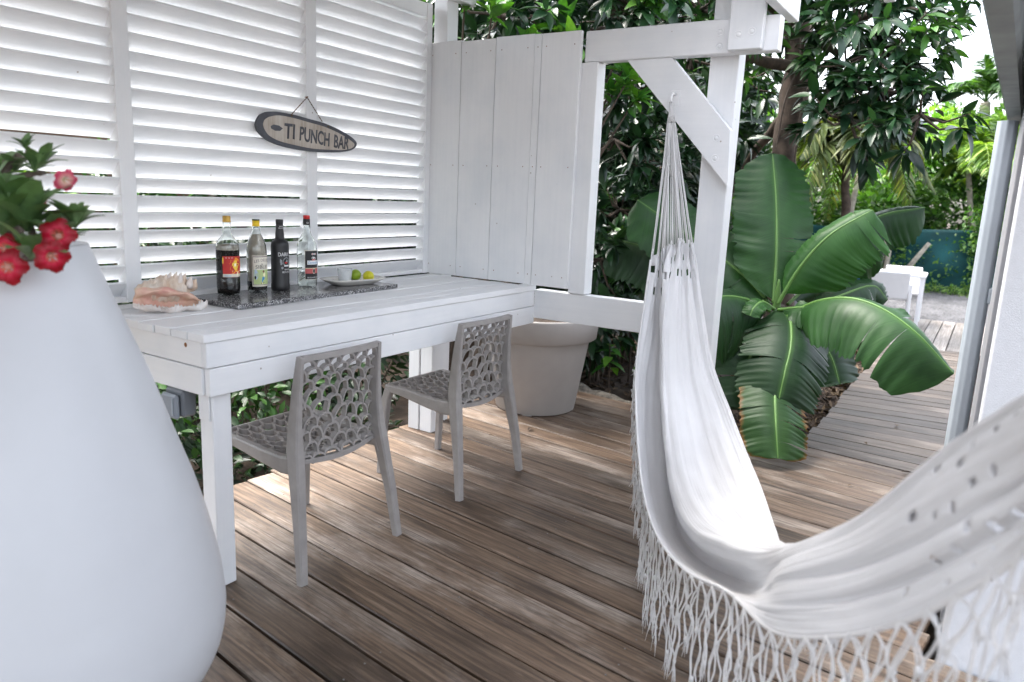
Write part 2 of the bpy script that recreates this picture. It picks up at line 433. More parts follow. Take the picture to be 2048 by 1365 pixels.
def banana_mat(name, base, light, edge=None):
    m, n, l, p = new_mat(name)
    at = n.new('ShaderNodeAttribute'); at.attribute_name = 'leafuv'     # x: along midrib, y: -1..1 across
    sp = n.new('ShaderNodeSeparateXYZ'); l.new(at.outputs['Vector'], sp.inputs[0])
    cx = n.new('ShaderNodeCombineXYZ')
    mu = n.new('ShaderNodeMath'); mu.operation = 'MULTIPLY_ADD'; mu.inputs[1].default_value = 0.12
    ab = n.new('ShaderNodeMath'); ab.operation = 'ABSOLUTE'; l.new(sp.outputs[1], ab.inputs[0])
    l.new(ab.outputs[0], mu.inputs[0]); l.new(sp.outputs[0], mu.inputs[2])
    l.new(mu.outputs[0], cx.inputs[0])
    w = n.new('ShaderNodeTexNoise'); w.inputs['Scale'].default_value = 130; w.inputs['Detail'].default_value = 2
    l.new(cx.outputs[0], w.inputs['Vector'])
    mp = mapped(n, l)
    t = noise(n, l, 4.0, mp.outputs[0], 4)
    r = ramp(n, [(0.3, base), (0.72, light)])
    l.new(t.outputs['Fac'], r.inputs[0])
    rw = ramp(n, [(0.35, (0.80, 0.82, 0.8)), (0.62, (1.1, 1.12, 1.05))])
    l.new(w.outputs['Fac'], rw.inputs[0])
    c = mix(n, l, 1.0, r.outputs[0], rw.outputs[0], 'MULTIPLY')
    # narrow pale band along the midrib
    rm = ramp(n, [(0.0, (1, 1, 1)), (0.10, (0, 0, 0))]); l.new(ab.outputs[0], rm.inputs[0])
    c = mix(n, l, rm.outputs[0], c, (0.04, 0.11, 0.02))
    if edge:
        t3 = noise(n, l, 11, mp.outputs[0], 4)
        ad = n.new('ShaderNodeMath'); ad.operation = 'MULTIPLY_ADD'; ad.inputs[1].default_value = 0.35
        l.new(t3.outputs['Fac'], ad.inputs[0]); l.new(ab.outputs[0], ad.inputs[2])
        re = ramp(n, [(1.05, (0, 0, 0)), (1.14, (1, 1, 1))])
        re.color_ramp.elements[0].position = 0.86; re.color_ramp.elements[1].position = 1.0
        sb = n.new('ShaderNodeMath'); sb.operation = 'SUBTRACT'; sb.inputs[1].default_value = 0.17
        l.new(ad.outputs[0], sb.inputs[0]); l.new(sb.outputs[0], re.inputs[0])
        c = mix(n, l, re.outputs[0], c, edge)
    l.new(c, p.inputs['Base Color'])
    p.inputs['Roughness'].default_value = 0.47; p.inputs['Specular IOR Level'].default_value = 0.34
    bump(n, l, p, w.outputs['Fac'], 0.22, 0.003)
    tr = n.new('ShaderNodeBsdfTranslucent')
    l.new(mix(n, l, 1.0, c, (1.2, 1.5, 0.5), 'MULTIPLY'), tr.inputs['Color'])
    ms = n.new('ShaderNodeMixShader'); ms.inputs[0].default_value = 0.2
    l.new(p.outputs[0], ms.inputs[1]); l.new(tr.outputs[0], ms.inputs[2])
    l.new(ms.outputs[0], n['Material Output'].inputs['Surface'])
    return m
M['banana'] = banana_mat('banana_leaf', (0.010, 0.042, 0.009), (0.026, 0.086, 0.018))
M['banana_dark'] = banana_mat('dark_banana_leaf', (0.007, 0.028, 0.009), (0.018, 0.056, 0.016))
M['banana_fresh'] = banana_mat('fresh_banana_leaf', (0.015, 0.062, 0.013), (0.036, 0.115, 0.020))
M['banana_old'] = banana_mat('ageing_banana_leaf', (0.012, 0.045, 0.010), (0.028, 0.078, 0.014), (0.16, 0.075, 0.018))
M['midrib'] = plain('pale_green_midrib', (0.085, 0.185, 0.035), 0.5, var=0.15, scale=8, bumps=0)
M['pseudostem'] = plain('brown_banana_stem', (0.045, 0.035, 0.022), 0.85, var=0.5, scale=10, bumps=0.6)

def petal_mat(name, edge, mid, throat):
    m, n, l, p = new_mat(name)
    at = n.new('ShaderNodeAttribute'); at.attribute_name = 'leafuv'
    sp = n.new('ShaderNodeSeparateXYZ'); l.new(at.outputs['Vector'], sp.inputs[0])
    r = ramp(n, [(0.12, throat), (0.36, mid), (0.75, edge)])
    l.new(sp.outputs[0], r.inputs[0])
    l.new(r.outputs[0], p.inputs['Base Color'])
    p.inputs['Roughness'].default_value = 0.5
    tr = n.new('ShaderNodeBsdfTranslucent'); l.new(r.outputs[0], tr.inputs['Color'])
    ms = n.new('ShaderNodeMixShader'); ms.inputs[0].default_value = 0.3
    l.new(p.outputs[0], ms.inputs[1]); l.new(tr.outputs[0], ms.inputs[2])
    l.new(ms.outputs[0], n['Material Output'].inputs['Surface'])
    return m
M['petal'] = petal_mat('crimson_petal', (0.30, 0.001, 0.010), (0.60, 0.008, 0.05), (0.70, 0.32, 0.20))
M['petal_pale'] = petal_mat('pale_pink_petal', (0.60, 0.05, 0.12), (0.75, 0.40, 0.36), (0.75, 0.62, 0.38))

# ------------------------------------------------------------------ mesh helpers
def tag(o, label=None, cat=None, group=None, kind=None):
    for k, v in (('label', label), ('category', cat), ('group', group), ('kind', kind)):
        if v:
            o[k] = v
    return o

def empty(name, loc=(0, 0, 0), rz=0.0, parent=None):
    o = bpy.data.objects.new(name, None)
    o.empty_display_size = 0.1
    COL.objects.link(o)
    o.location = loc
    o.rotation_euler = (0, 0, rz)
    if parent:
        o.parent = parent
    return o

def thing(name, label, cat, loc=(0, 0, 0), rz=0.0, group=None):
    return tag(empty(name, loc, rz), label, cat, group)

def link(name, me, mat=None, parent=None, loc=(0, 0, 0)):
    o = bpy.data.objects.new(name, me)
    COL.objects.link(o)
    o.location = loc
    if mat is not None and not me.materials:
        me.materials.append(mat)
    if parent:
        o.parent = parent
    return o

def np_mesh(name, V, F, smooth=False):
    """V (n,3), F (m,k) array of equal-length faces"""
    me = bpy.data.meshes.new(name)
    V = np.asarray(V, np.float32); F = np.asarray(F, np.int32)
    me.vertices.add(len(V)); me.vertices.foreach_set('co', V.ravel())
    m, k = F.shape
    me.loops.add(m * k); me.loops.foreach_set('vertex_index', F.ravel())
    me.polygons.add(m)
    me.polygons.foreach_set('loop_start', np.arange(0, m * k, k, dtype=np.int32))
    if smooth:
        me.polygons.foreach_set('use_smooth', np.ones(m, bool))
    me.update(calc_edges=True)
    return me

class MB:
    """collects shapes and builds ONE mesh object"""
    def __init__(s):
        s.v = []; s.f = []; s.sm = []
    def add(s, vs, fs, smooth=False):
        b = len(s.v)
        s.v += [tuple(v) for v in vs]
        s.f += [tuple(b + i for i in f) for f in fs]
        s.sm += [smooth] * len(fs)
        return s
    def box(s, x0, x1, y0, y1, z0, z1, bev=0.002, mat=None):
        bm = bmesh.new()
        bmesh.ops.create_cube(bm, size=1)
        for v in bm.verts:
            v.co = Vector(((x0 + x1) / 2 + v.co.x * (x1 - x0), (y0 + y1) / 2 + v.co.y * (y1 - y0), (z0 + z1) / 2 + v.co.z * (z1 - z0)))
        if bev:
            bmesh.ops.bevel(bm, geom=bm.edges[:], offset=bev, segments=1, affect='EDGES')
        if mat is not None:
            bm.transform(mat)
        return s.bm(bm)
    def bm(s, bm, smooth=False):
        bm.verts.index_update()
        s.add([v.co[:] for v in bm.verts], [[v.index for v in f.verts] for f in bm.faces], smooth)
        bm.free()
        return s
    def tube(s, path, rad, n=8, cap=True, smooth=True):
        P = [Vector(p) for p in path]
        rr = rad if isinstance(rad, (list, tuple)) else [rad] * len(P)
        vs = []; fs = []
        up = Vector((0, 0, 1)); prev = None
        for i, p in enumerate(P):
            t = (P[min(i + 1, len(P) - 1)] - P[max(i - 1, 0)])
            if t.length < 1e-9: t = Vector((0, 0, 1))
            t.normalize()
            if prev is None:
                a = t.cross(up)
                if a.length < 1e-3: a = t.cross(Vector((1, 0, 0)))
            else:
                a = prev - t * prev.dot(t)
            a.normalize(); prev = a
            b = t.cross(a)
            for k in range(n):
                an = 2 * math.pi * k / n
                vs.append(p + (a * math.cos(an) + b * math.sin(an)) * rr[i])
        for i in range(len(P) - 1):
            for k in range(n):
                fs.append((i * n + k, i * n + (k + 1) % n, (i + 1) * n + (k + 1) % n, (i + 1) * n + k))
        if cap:
            fs.append(tuple(range(n))[::-1]); fs.append(tuple((len(P) - 1) * n + k for k in range(n)))
        return s.add(vs, fs, smooth)
    def lathe(s, prof, n=32, c=(0, 0, 0), smooth=True, close=False):
        vs = []; fs = []
        for r, z in prof:
            for k in range(n):
                an = 2 * math.pi * k / n
                vs.append((c[0] + r * math.cos(an), c[1] + r * math.sin(an), c[2] + z))
        m = len(prof)
        for i in range(m - 1 if not close else m):
            j = (i + 1) % m
            for k in range(n):
                fs.append((i * n + k, i * n + (k + 1) % n, j * n + (k + 1) % n, j * n + k))
        return s.add(vs, fs, smooth)
    def prism(s, poly, d, fn=None):
        """polygon in 2-D extruded by d; fn maps (u, v, w) to 3-D"""
        n = len(poly)
        fn = fn or (lambda u, v, w: (u, v, w))
        vs = [fn(u, v, 0) for u, v in poly] + [fn(u, v, d) for u, v in poly]
        fs = [tuple(range(n))[::-1], tuple(range(n, 2 * n))] + [(i, (i + 1) % n, n + (i + 1) % n, n + i) for i in range(n)]
        return s.add(vs, fs)
    def mesh(s, name, bevel=0):
        me = bpy.data.meshes.new(name)
        me.from_pydata(s.v, [], s.f)
        me.polygons.foreach_set('use_smooth', s.sm)
        me.update()
        return me
    def build(s, name, mat, parent=None, loc=(0, 0, 0)):
        return link(name, s.mesh(name), mat, parent, loc)

def recalc(o):
    bm = bmesh.new(); bm.from_mesh(o.data)
    bmesh.ops.recalc_face_normals(bm, faces=bm.faces)
    bm.to_mesh(o.data); bm.free()
    return o

def catmull(P, m):
    P = np.asarray(P, float)
    n = len(P)
    T = np.linspace(0, n - 1, m)
    out = []
    for t in T:
        i = min(int(t), n - 2); u = t - i
        p0 = P[i - 1] if i > 0 else 2 * P[0] - P[1]
        p1, p2 = P[i], P[i + 1]
        p3 = P[i + 2] if i + 2 < n else 2 * P[-1] - P[-2]
        out.append(0.5 * ((2 * p1) + (-p0 + p2) * u + (2 * p0 - 5 * p1 + 4 * p2 - p3) * u * u + (-p0 + 3 * p1 - 3 * p2 + p3) * u ** 3))
    return np.array(out)

def text_mesh(body, size, extrude=0.0, shear=0.0, spacing=1.0, offset=0.0):
    cu = bpy.data.curves.new('txt', 'FONT')
    cu.body = body; cu.size = size; cu.extrude = extrude; cu.shear = shear
    cu.space_character = spacing; cu.offset = offset
    cu.align_x = 'CENTER'; cu.align_y = 'CENTER'
    cu.resolution_u = 3
    ob = bpy.data.objects.new('txt', cu)
    COL.objects.link(ob)
    dg = bpy.context.evaluated_depsgraph_get()
    me = bpy.data.meshes.new_from_object(ob.evaluated_get(dg))
    bpy.data.objects.remove(ob); bpy.data.curves.remove(cu)
    return me

# leaf templates: x along the leaf (0..1), y half width, z up
def leaf_template(wid=0.22, fold=0.12, droop=0.25, seg=3, pw=0.8, tipx=1.0):
    vs = []; fs = []
    for i in range(seg + 1):
        t = i / seg
        w = wid * (math.sin(math.pi * min(1, (t * 0.94 + 0.03) ** pw)))
        z = -droop * t * t
        vs += [(t * tipx, -w, z + fold * w), (t * tipx, 0, z), (t * tipx, w, z + fold * w)]
    for i in range(seg):
        a = 3 * i
        fs += [(a, a + 3, a + 4, a + 1), (a + 1, a + 4, a + 5, a + 2)]
    return np.array(vs, float), np.array(fs, int)

def frames(D, roll, up=(0, 0, 1)):
    D = D / np.linalg.norm(D, axis=1, keepdims=True)
    U = np.tile(np.asarray(up, float), (len(D), 1))
    sidev = np.cross(U, D)
    nn = np.linalg.norm(sidev, axis=1, keepdims=True)
    sidev = np.where(nn > 1e-4, sidev / np.maximum(nn, 1e-9), np.array([[1.0, 0, 0]]))
    N = np.cross(D, sidev)
    c, s_ = np.cos(roll)[:, None], np.sin(roll)[:, None]
    A = sidev * c + N * s_
    B = -sidev * s_ + N * c
    return np.stack([D, A, B], axis=2)       # columns x,y,z

def leaves_mesh(name, Pos, Dir, size, roll, tmpl):
    TV, TF = tmpl
    Fm = frames(Dir, roll)
    V = np.einsum('nij,kj->nki', Fm, TV) * size[:, None, None] + Pos[:, None, :]
    F = TF[None] + (np.arange(len(Pos)) * len(TV))[:, None, None]
    return np_mesh(name, V.reshape(-1, 3), F.reshape(-1, TF.shape[1]))

def rosettes(C, AX, n_lo, n_hi, length, rg, spread=1.1, droop=0.35):
    """whorls of leaves: centres C (k,3), axes AX (k,3) -> leaf positions, directions, sizes, rolls"""
    P = []; D = []
    for c, ax in zip(C, AX):
        ax = ax / np.linalg.norm(ax)
        a = np.cross(ax, [0.3, 0.7, 0.2]); a /= np.linalg.norm(a); b = np.cross(ax, a)
        k = rg.integers(n_lo, n_hi + 1)
        ph = rg.uniform(0, 6.28)
        for i in range(k):
            an = ph + i * 2.4
            el = rg.uniform(0.25, spread)
            d = ax * math.cos(el) + (a * math.cos(an) + b * math.sin(an)) * math.sin(el)
            d = d + np.array([0, 0, -droop * rg.uniform(0.4, 1.3)])
            P.append(c + ax * rg.uniform(-0.06, 0.04) * 1.0 + d * 0.01); D.append(d)
    P = np.array(P); D = np.array(D)
    L = length * rg.uniform(0.65, 1.2, len(P))
    return P, D, L, rg.uniform(-0.7, 0.7, len(P))

def in_ellipsoid(rg, c, r, n, shell=0.0):
    d = rg.normal(size=(n, 3)); d /= np.linalg.norm(d, axis=1, keepdims=True)
    u = (shell ** 3 + (1 - shell ** 3) * rg.uniform(size=(n, 1))) ** (1 / 3)
    return np.asarray(c) + d * u * np.asarray(r), d

# measured world coordinates (metres) used below
G = {'HAMMOCK': [[[-0.3302,-1.538,1.1606],[-0.3191,-1.5659,1.132],[-0.2995,-1.5822,1.1714],[-0.2776,-1.6113,1.1857],[-0.2551,-1.6398,1.2043],[-0.2434,-1.6641,1.1884],[-0.228,-1.6877,1.1896]],[[-0.4927,-1.5898,0.9461],[-0.4659,-1.6263,0.8584],[-0.4043,-1.6579,0.8808],[-0.4934,-1.6767,0.9646],[-0.4204,-1.7134,0.9701],[-0.3784,-1.7584,0.9753],[-0.3499,-1.7827,0.9796]],[[-0.6495,-1.6419,0.7034],[-0.6263,-1.6854,0.5814],[-0.5583,-1.7415,0.5647],[-0.6448,-1.75,0.6879],[-0.5566,-1.8044,0.7098],[-0.5005,-1.8659,0.7307],[-0.4688,-1.8911,0.7459]],[[-0.8816,-1.7644,0.5157],[-0.8581,-1.8166,0.3715],[-0.79,-1.8756,0.3473],[-0.8745,-1.8723,0.5105],[-0.7728,-1.9405,0.5533],[-0.7048,-2.0129,0.5946],[-0.6712,-2.0405,0.6118]],[[-1.1228,-1.8998,0.4085],[-1.0928,-1.9493,0.299],[-1.0288,-2.0077,0.2589],[-1.112,-2.004,0.4289],[-1.0098,-2.0683,0.4841],[-0.9392,-2.1403,0.5379],[-0.9056,-2.1704,0.5479]],[[-1.3873,-2.06,0.3916],[-1.3488,-2.1079,0.323],[-1.2743,-2.174,0.3066],[-1.373,-2.158,0.444],[-1.2824,-2.2079,0.4885],[-1.2212,-2.2691,0.5319],[-1.1906,-2.2936,0.5442]],[[-1.6297,-2.2298,0.4427],[-1.5805,-2.2831,0.4051],[-1.5055,-2.3453,0.4013],[-1.613,-2.3169,0.5353],[-1.5412,-2.3475,0.5522],[-1.5027,-2.3841,0.5651],[-1.481,-2.4023,0.5567]],[[-1.8247,-2.3847,0.5303],[-1.8034,-2.4248,0.5126],[-1.776,-2.4559,0.5449],[-1.772,-2.4365,0.6142],[-1.7544,-2.4573,0.6328],[-1.7435,-2.4725,0.638],[-1.7424,-2.4806,0.6209]],[[-2.0317,-2.5295,0.5944],[-2.0223,-2.5266,0.6423],[-2.0056,-2.5305,0.7025],[-1.9854,-2.5439,0.7522],[-1.9742,-2.5586,0.7603],[-1.9707,-2.5706,0.7424],[-1.9727,-2.583,0.7006]],[[-2.1724,-2.6484,0.7021],[-2.1606,-2.6454,0.7604],[-2.1426,-2.6473,0.8316],[-2.1263,-2.653,0.8856],[-2.1182,-2.6626,0.894],[-2.1155,-2.6754,0.871],[-2.1194,-2.686,0.8257]],[[-2.2807,-2.74,0.8161],[-2.2715,-2.7327,0.8745],[-2.2571,-2.7278,0.9493],[-2.2407,-2.7287,1.0163],[-2.2326,-2.7378,1.0263],[-2.2276,-2.7519,1.0093],[-2.2313,-2.7651,0.9581]],[[-2.3631,-2.8,0.9195],[-2.3556,-2.7925,0.9722],[-2.3433,-2.7852,1.0441],[-2.3293,-2.7831,1.1091],[-2.3222,-2.7911,1.1179],[-2.3178,-2.8035,1.1029],[-2.321,-2.8152,1.0577]],[[-2.4276,-2.8507,1.022],[-2.4224,-2.844,1.0624],[-2.4146,-2.8347,1.1208],[-2.4044,-2.829,1.1795],[-2.3986,-2.8352,1.1873],[-2.3951,-2.8452,1.1749],[-2.3981,-2.8542,1.1379]],[[-2.585,-2.8817,1.216],[-2.5775,-2.8947,1.252],[-2.5688,-2.9098,1.297],[-2.5625,-2.9207,1.324],[-2.555,-2.9337,1.333],[-2.545,-2.951,1.297],[-2.535,-2.9683,1.243]],[[-2.6375,-2.9347,1.344],[-2.6323,-2.9438,1.368],[-2.6261,-2.9544,1.398],[-2.6218,-2.962,1.416],[-2.6165,-2.9711,1.422],[-2.6095,-2.9832,1.398],[-2.6025,-2.9953,1.362]]],'HOOK_A': [0.004,-1.44,1.822],'HOOK_B': [-2.85,-3.105,1.8],'BANANA': {'L1': [[1.416,-1.6706,0.7753],[1.5253,-1.6272,1.1009],[1.6733,-1.5542,1.414],[1.8297,-1.4608,1.7148]],'L2': [[1.379,-1.7069,0.7769],[1.4013,-1.8069,1.0123],[1.4644,-1.9441,1.2175],[1.5807,-2.144,1.3767]],'L3': [[1.8953,-1.7165,0.8908],[2.1888,-1.8893,1.1574],[2.4197,-2.0903,1.3383],[2.5643,-2.3479,1.4097]],'L3b': [[1.7216,-1.6913,0.7341],[1.9738,-1.8254,0.9299],[2.1572,-1.9699,1.0617],[2.2933,-2.165,1.1122]],'L4': [[1.3405,-1.7651,0.7126],[1.197,-1.9674,0.8399],[1.0856,-2.1539,0.8888],[1.0096,-2.3304,0.8588],[0.9461,-2.5152,0.7565],[0.9394,-2.7043,0.5764]],'L5': [[1.3848,-1.727,0.7471],[1.1983,-1.8267,0.7123],[0.9947,-1.8903,0.5993],[0.8516,-1.9047,0.4657],[0.772,-1.906,0.3293]],'L6': [[1.0767,-1.7931,0.5428],[0.8075,-1.8717,0.3674],[0.6421,-1.9334,0.2167],[0.5421,-1.9845,0.0641]],'L7': [[1.4543,-1.641,0.7617],[1.4795,-1.4243,0.9414],[1.4972,-1.0981,1.1288],[1.4672,-0.6749,1.3756]],'L8': [[1.5313,-1.5975,0.6931],[1.6199,-1.1818,0.9101],[1.6269,-0.7679,1.032],[1.5932,-0.4061,1.0972]],'L9': [[1.3457,-1.6712,0.7319],[1.1505,-1.5622,0.8137],[0.9707,-1.463,0.8315],[0.8025,-1.3745,0.7666]],'L10': [[1.6552,-1.7885,0.7028],[1.9197,-1.9754,0.8076],[2.1569,-2.1344,0.8719],[2.221,-2.231,0.7808]],'L13': [[1.3463,-1.6922,0.6776],[1.1141,-1.6601,0.5479],[0.9863,-1.6529,0.3837],[0.8819,-1.6726,0.195]],'L14': [[1.5348,-1.711,0.6576],[1.5696,-1.8782,0.6101],[1.5635,-2.0157,0.4691],[1.5181,-2.1025,0.298]],'L11': [[1.3097,-1.7021,0.7521],[1.1752,-1.6614,0.8042],[1.0713,-1.6416,0.776],[1.0316,-1.6336,0.7314]],'L12': [[1.3222,-1.7237,0.7471],[1.2361,-1.8956,0.789],[1.1664,-2.023,0.7646],[1.1153,-2.0918,0.6693]]},'BANANA_FOOT': [1.7503,-1.5277,-0.14],'BANANA_CROWN': [1.4277,-1.6886,0.7252],'TRUNK': [[2.5317,-1.5136,0.0352],[2.5981,-1.447,0.4978],[2.7826,-1.2948,1.6939],[2.8764,-1.2986,2.0824],[2.9703,-1.3025,2.4709],[2.9962,-1.2439,2.7398],[3.037,-1.1377,3.2004],[3.0931,-1.027,3.7384]],'BRANCH': [[[2.969,-1.3146,2.4327],[2.4898,-1.1293,2.4383],[2.0222,-0.9773,2.4028],[1.5809,-0.6244,2.5091],[1.1662,-0.3873,2.4152]],[[2.9061,-1.3233,2.1419],[3.0517,-1.0841,1.867],[3.2003,-0.8682,1.5417],[3.3452,-0.6907,1.0965]],[[2.9746,-1.3091,2.4712],[2.8458,-1.598,2.6831],[2.7187,-1.9378,2.765],[2.6501,-2.2732,2.593]],[[2.8971,-1.4093,2.1275],[2.6535,-1.6989,2.1066],[2.4765,-1.9836,2.1251],[2.3968,-2.2327,2.1395]],[[2.9919,-1.2373,2.7394],[2.3368,-0.8512,3.0541],[1.4681,-0.2683,2.9932],[0.8093,0.0935,2.7126]],[[2.9869,-1.2858,2.5866],[3.7917,-1.236,3.0601],[4.6707,-1.2774,3.6026]]],'CLUMPS': [([0.6898,0.0017,2.4701],0.45),([1.0554,-0.2282,2.3749],0.42),([1.4331,-0.5324,2.6436],0.55),([1.9902,-0.8143,2.7078],0.6),([1.4169,-0.2258,2.8906],0.6),([0.8015,-0.0589,2.7812],0.5),([2.5313,-1.6866,2.6477],0.45),([2.4098,-1.9512,2.4427],0.5),([2.5395,-2.1027,2.5843],0.42),([2.2569,-2.0051,2.1608],0.4),([2.1437,-2.2727,1.9833],0.36),([2.1204,-1.8661,1.9569],0.4),([2.8242,-1.6291,3.0213],0.7),([2.7804,-1.125,3.1713],0.55),([1.6615,-0.5095,2.1353],0.4),([1.7236,-0.3514,1.7994],0.4),([2.1681,-0.5359,1.6485],0.45),([2.6819,-0.6453,1.9958],0.5),([3.3347,-0.7334,2.4775],0.5),([2.3072,-0.6537,2.435],0.5),([1.8577,-0.3687,1.2957],0.4),([1.6309,-0.3391,0.9252],0.4),([2.5873,-0.4641,1.0562],0.5)],'FRESH': [[0.3182,-0.1995,2.4009],[0.494,-0.3525,2.2203],[0.6978,-0.4296,2.3646],[0.6305,-0.5788,2.1886],[0.5133,-0.4138,2.1371],[1.1531,-0.6422,2.1836],[1.096,-0.6112,2.0247],[1.1695,-0.736,1.9996],[1.3906,-0.6577,2.6378],[1.4237,-0.7146,2.6246],[1.0523,-0.7138,2.0753],[0.2431,-0.0582,2.464]],'SIGN_OUT': [[-1.2034,1.6228],[-1.1965,1.6412],[-1.1816,1.6618],[-1.1587,1.6757],[-1.1325,1.6838],[-1.0794,1.6879],[-0.9972,1.6857],[-0.9079,1.6764],[-0.8145,1.6667],[-0.7167,1.6452],[-0.6474,1.6225],[-0.6097,1.6023],[-0.6003,1.5868],[-0.6138,1.5681],[-0.6557,1.5504],[-0.7571,1.5361],[-0.8915,1.531],[-1.0001,1.5356],[-1.0861,1.5465],[-1.152,1.566],[-1.1931,1.5958]],'SIGN_IN': [[-1.1681,1.6288],[-1.1629,1.6421],[-1.1496,1.6537],[-1.1265,1.6639],[-1.0798,1.6733],[-1.001,1.6707],[-0.9082,1.6606],[-0.8147,1.65],[-0.7167,1.628],[-0.6515,1.6047],[-0.6181,1.5854],[-0.6369,1.5649],[-0.6968,1.5518],[-0.7767,1.5473],[-0.8913,1.5449],[-0.9997,1.5531],[-1.0823,1.5639],[-1.1352,1.5817],[-1.1606,1.6065]],'SIGN_T': [[-1.0369,1.6114],[-0.668,1.5845],[-1.0569,1.6399],[-1.0548,1.5767],[-0.9734,1.6374],[-0.9746,1.5727],[-0.6639,1.6182],[-0.6763,1.5562],[-1.1326,1.6194],[-1.0538,1.6244]],'SIGN_CORD': [[-1.0129,1.684],[-0.9084,1.7723],[-0.8297,1.6721],[-1.0113,1.6789],[-0.7935,1.652]],'CONCH': [[-1.776,-0.2712,0.9],[-1.6172,-0.0416,0.9],[-1.908,-0.3,1.0097],[-1.6595,-0.3,0.9331],[-1.7876,-0.3,1.0367]],'DISH': [[-0.8694,-0.2744,0.945],[-0.9552,-0.1597,0.94],[-0.6349,-0.2461,0.94],[-0.8601,-0.2258,0.93],[-0.8215,-0.2594,0.94],[-0.7431,-0.2685,0.94],[-0.9254,-0.3306,0.92]],'AD': {'flowers': [[-2.6031,-1.0983,1.319],[-2.6191,-1.2284,1.2582],[-2.6463,-1.2576,1.2177],[-2.6939,-1.1773,1.2326],[-2.7056,-1.2099,1.1976],[-2.5859,-1.1775,1.2804]],'trumpet': [[-2.5584,-1.0907,1.3752],[-2.558,-1.1529,1.3625]],'ros': [([-2.5632,-1.0075,1.4256],0.35),([-2.5496,-1.0428,1.3882],0.6),([-2.5733,-0.9724,1.3752],0.6),([-2.6388,-1.087,1.2999],1.1),([-2.6358,-1.1453,1.2582],1.2),([-2.5724,-1.2034,1.2677],0.75),([-2.6544,-1.1917,1.2078],0.9),([-2.6732,-1.1265,1.2528],1.1),([-2.5751,-1.0638,1.377],0.5),([-2.6005,-1.1753,1.2241],0.9),([-2.6317,-0.9897,1.3369],1.0)],'br': [[[-2.6002,-1.0144,1.1471],[-2.5939,-0.993,1.2317],[-2.6119,-0.9793,1.2951],[-2.613,-0.9507,1.3677],[-2.5983,-0.9656,1.3896],[-2.568,-1.0094,1.4003],[-2.5618,-1.009,1.4278]],[[-2.5924,-0.9915,1.2423],[-2.5942,-0.9912,1.338],[-2.5784,-1.0049,1.3683],[-2.5511,-1.0443,1.3777]],[[-2.6002,-1.0144,1.1471],[-2.5873,-1.0848,1.2167],[-2.5692,-1.1756,1.2537]],[[-2.6002,-1.0144,1.1471],[-2.6184,-1.1108,1.2199],[-2.6185,-1.1257,1.2818]],[[-2.6002,-1.0144,1.1471],[-2.6421,-1.1184,1.2011],[-2.647,-1.1838,1.2087]],[[-2.6123,-1.0093,1.212],[-2.6515,-1.0857,1.2497],[-2.6691,-1.0885,1.2701]],[[-2.5991,-0.9664,1.3844],[-2.5691,-0.9682,1.404],[-2.5679,-0.967,1.4125]]]},'FAR': {'palm1': [[13.0251,-2.4591,0.9861],[13.0682,-2.3512,1.4611],[13.1188,-2.2616,1.9185],[13.1481,-2.2063,2.1929]],'palm2': [[5.7492,-1.4292,0.5843],[5.8312,-1.3313,1.198],[5.8935,-1.2845,1.5893],[5.942,-1.2675,1.8415]],'palm3': [[12.7496,-2.8789,0.2202],[12.942,-2.7494,1.3886],[13.0571,-2.6973,2.0187]],'fence': [[10.7521,-0.8032,-0.0862],[11.1847,-1.4672,-0.0437],[11.6149,-2.1336,-0.0185],[12.0102,-2.7496,-0.0046],[12.4247,-3.3952,0.0108]],'trees': [[12.9449,0.2245,1.7413],[13.6248,-0.6418,2.2875],[15.334,-1.2727,2.7091],[17.0224,-1.7743,3.3919],[16.2668,-2.4391,3.5183],[12.502,-1.0368,1.5833],[13.5497,-1.7168,1.6285],[15.1609,-2.9015,2.7037],[10.6302,0.2942,2.3648]],'blue': [[5.9207,-1.5414,0.4961]],'shed': [[3.6268,0.5499,1.5401],[3.4338,0.6379,0.9582]],'c1f': [6.2509,-1.9659,0.0],'c1b': [6.6854,-1.7378,0.0],'c2f': [7.0502,-2.0816,0.0]},'SMALLPOT': [4.4463,-1.6206,-0.14],'LIMES': [[-0.7598,-0.195,0.956],[-0.7541,-0.2755,0.9681],[-0.8422,-0.2075,0.9316]]}

# ================================================================== THE SETTING
def heightgrid(name, x0, x1, y0, y1, nx, ny, zf):
    X, Y = np.meshgrid(np.linspace(x0, x1, nx), np.linspace(y0, y1, ny), indexing='ij')
    Z = zf(X, Y)
    V = np.stack([X, Y, Z], -1).reshape(-1, 3)
    I = np.arange(nx * ny).reshape(nx, ny)
    F = np.stack([I[:-1, :-1], I[1:, :-1], I[1:, 1:], I[:-1, 1:]], -1).reshape(-1, 4)
    return np_mesh(name, V, F, True)

tag(link('ground', heightgrid('ground', -140, 160, -140, 160, 31, 31, lambda X, Y: X * 0 - 0.30), M['soil']), 'dark garden earth around the deck', 'ground', kind='structure')

def bedz(X, Y):
    r = np.random.default_rng(3)
    z = X * 0
    for k in range(26):
        a = r.uniform(0, 6.28); f = r.uniform(2, 22)
        z = z + 0.035 / (1 + f * 0.28) * np.sin(f * (math.cos(a) * X + math.sin(a) * Y) + r.uniform(0, 6))
    return z - 0.135 - 0.05 * np.clip((0.35 - X) / 1.0, 0, 1)
tag(link('garden_bed', heightgrid('garden_bed', -3.4, 7.9, -1.985, 7.0, 180, 150, lambda X, Y: np.where((Y < 0.05) & (X < 1.1), -0.29, bedz(X, Y))), M['soil']),
    'brown soil bed with leaf litter beside the deck', 'soil', kind='structure')

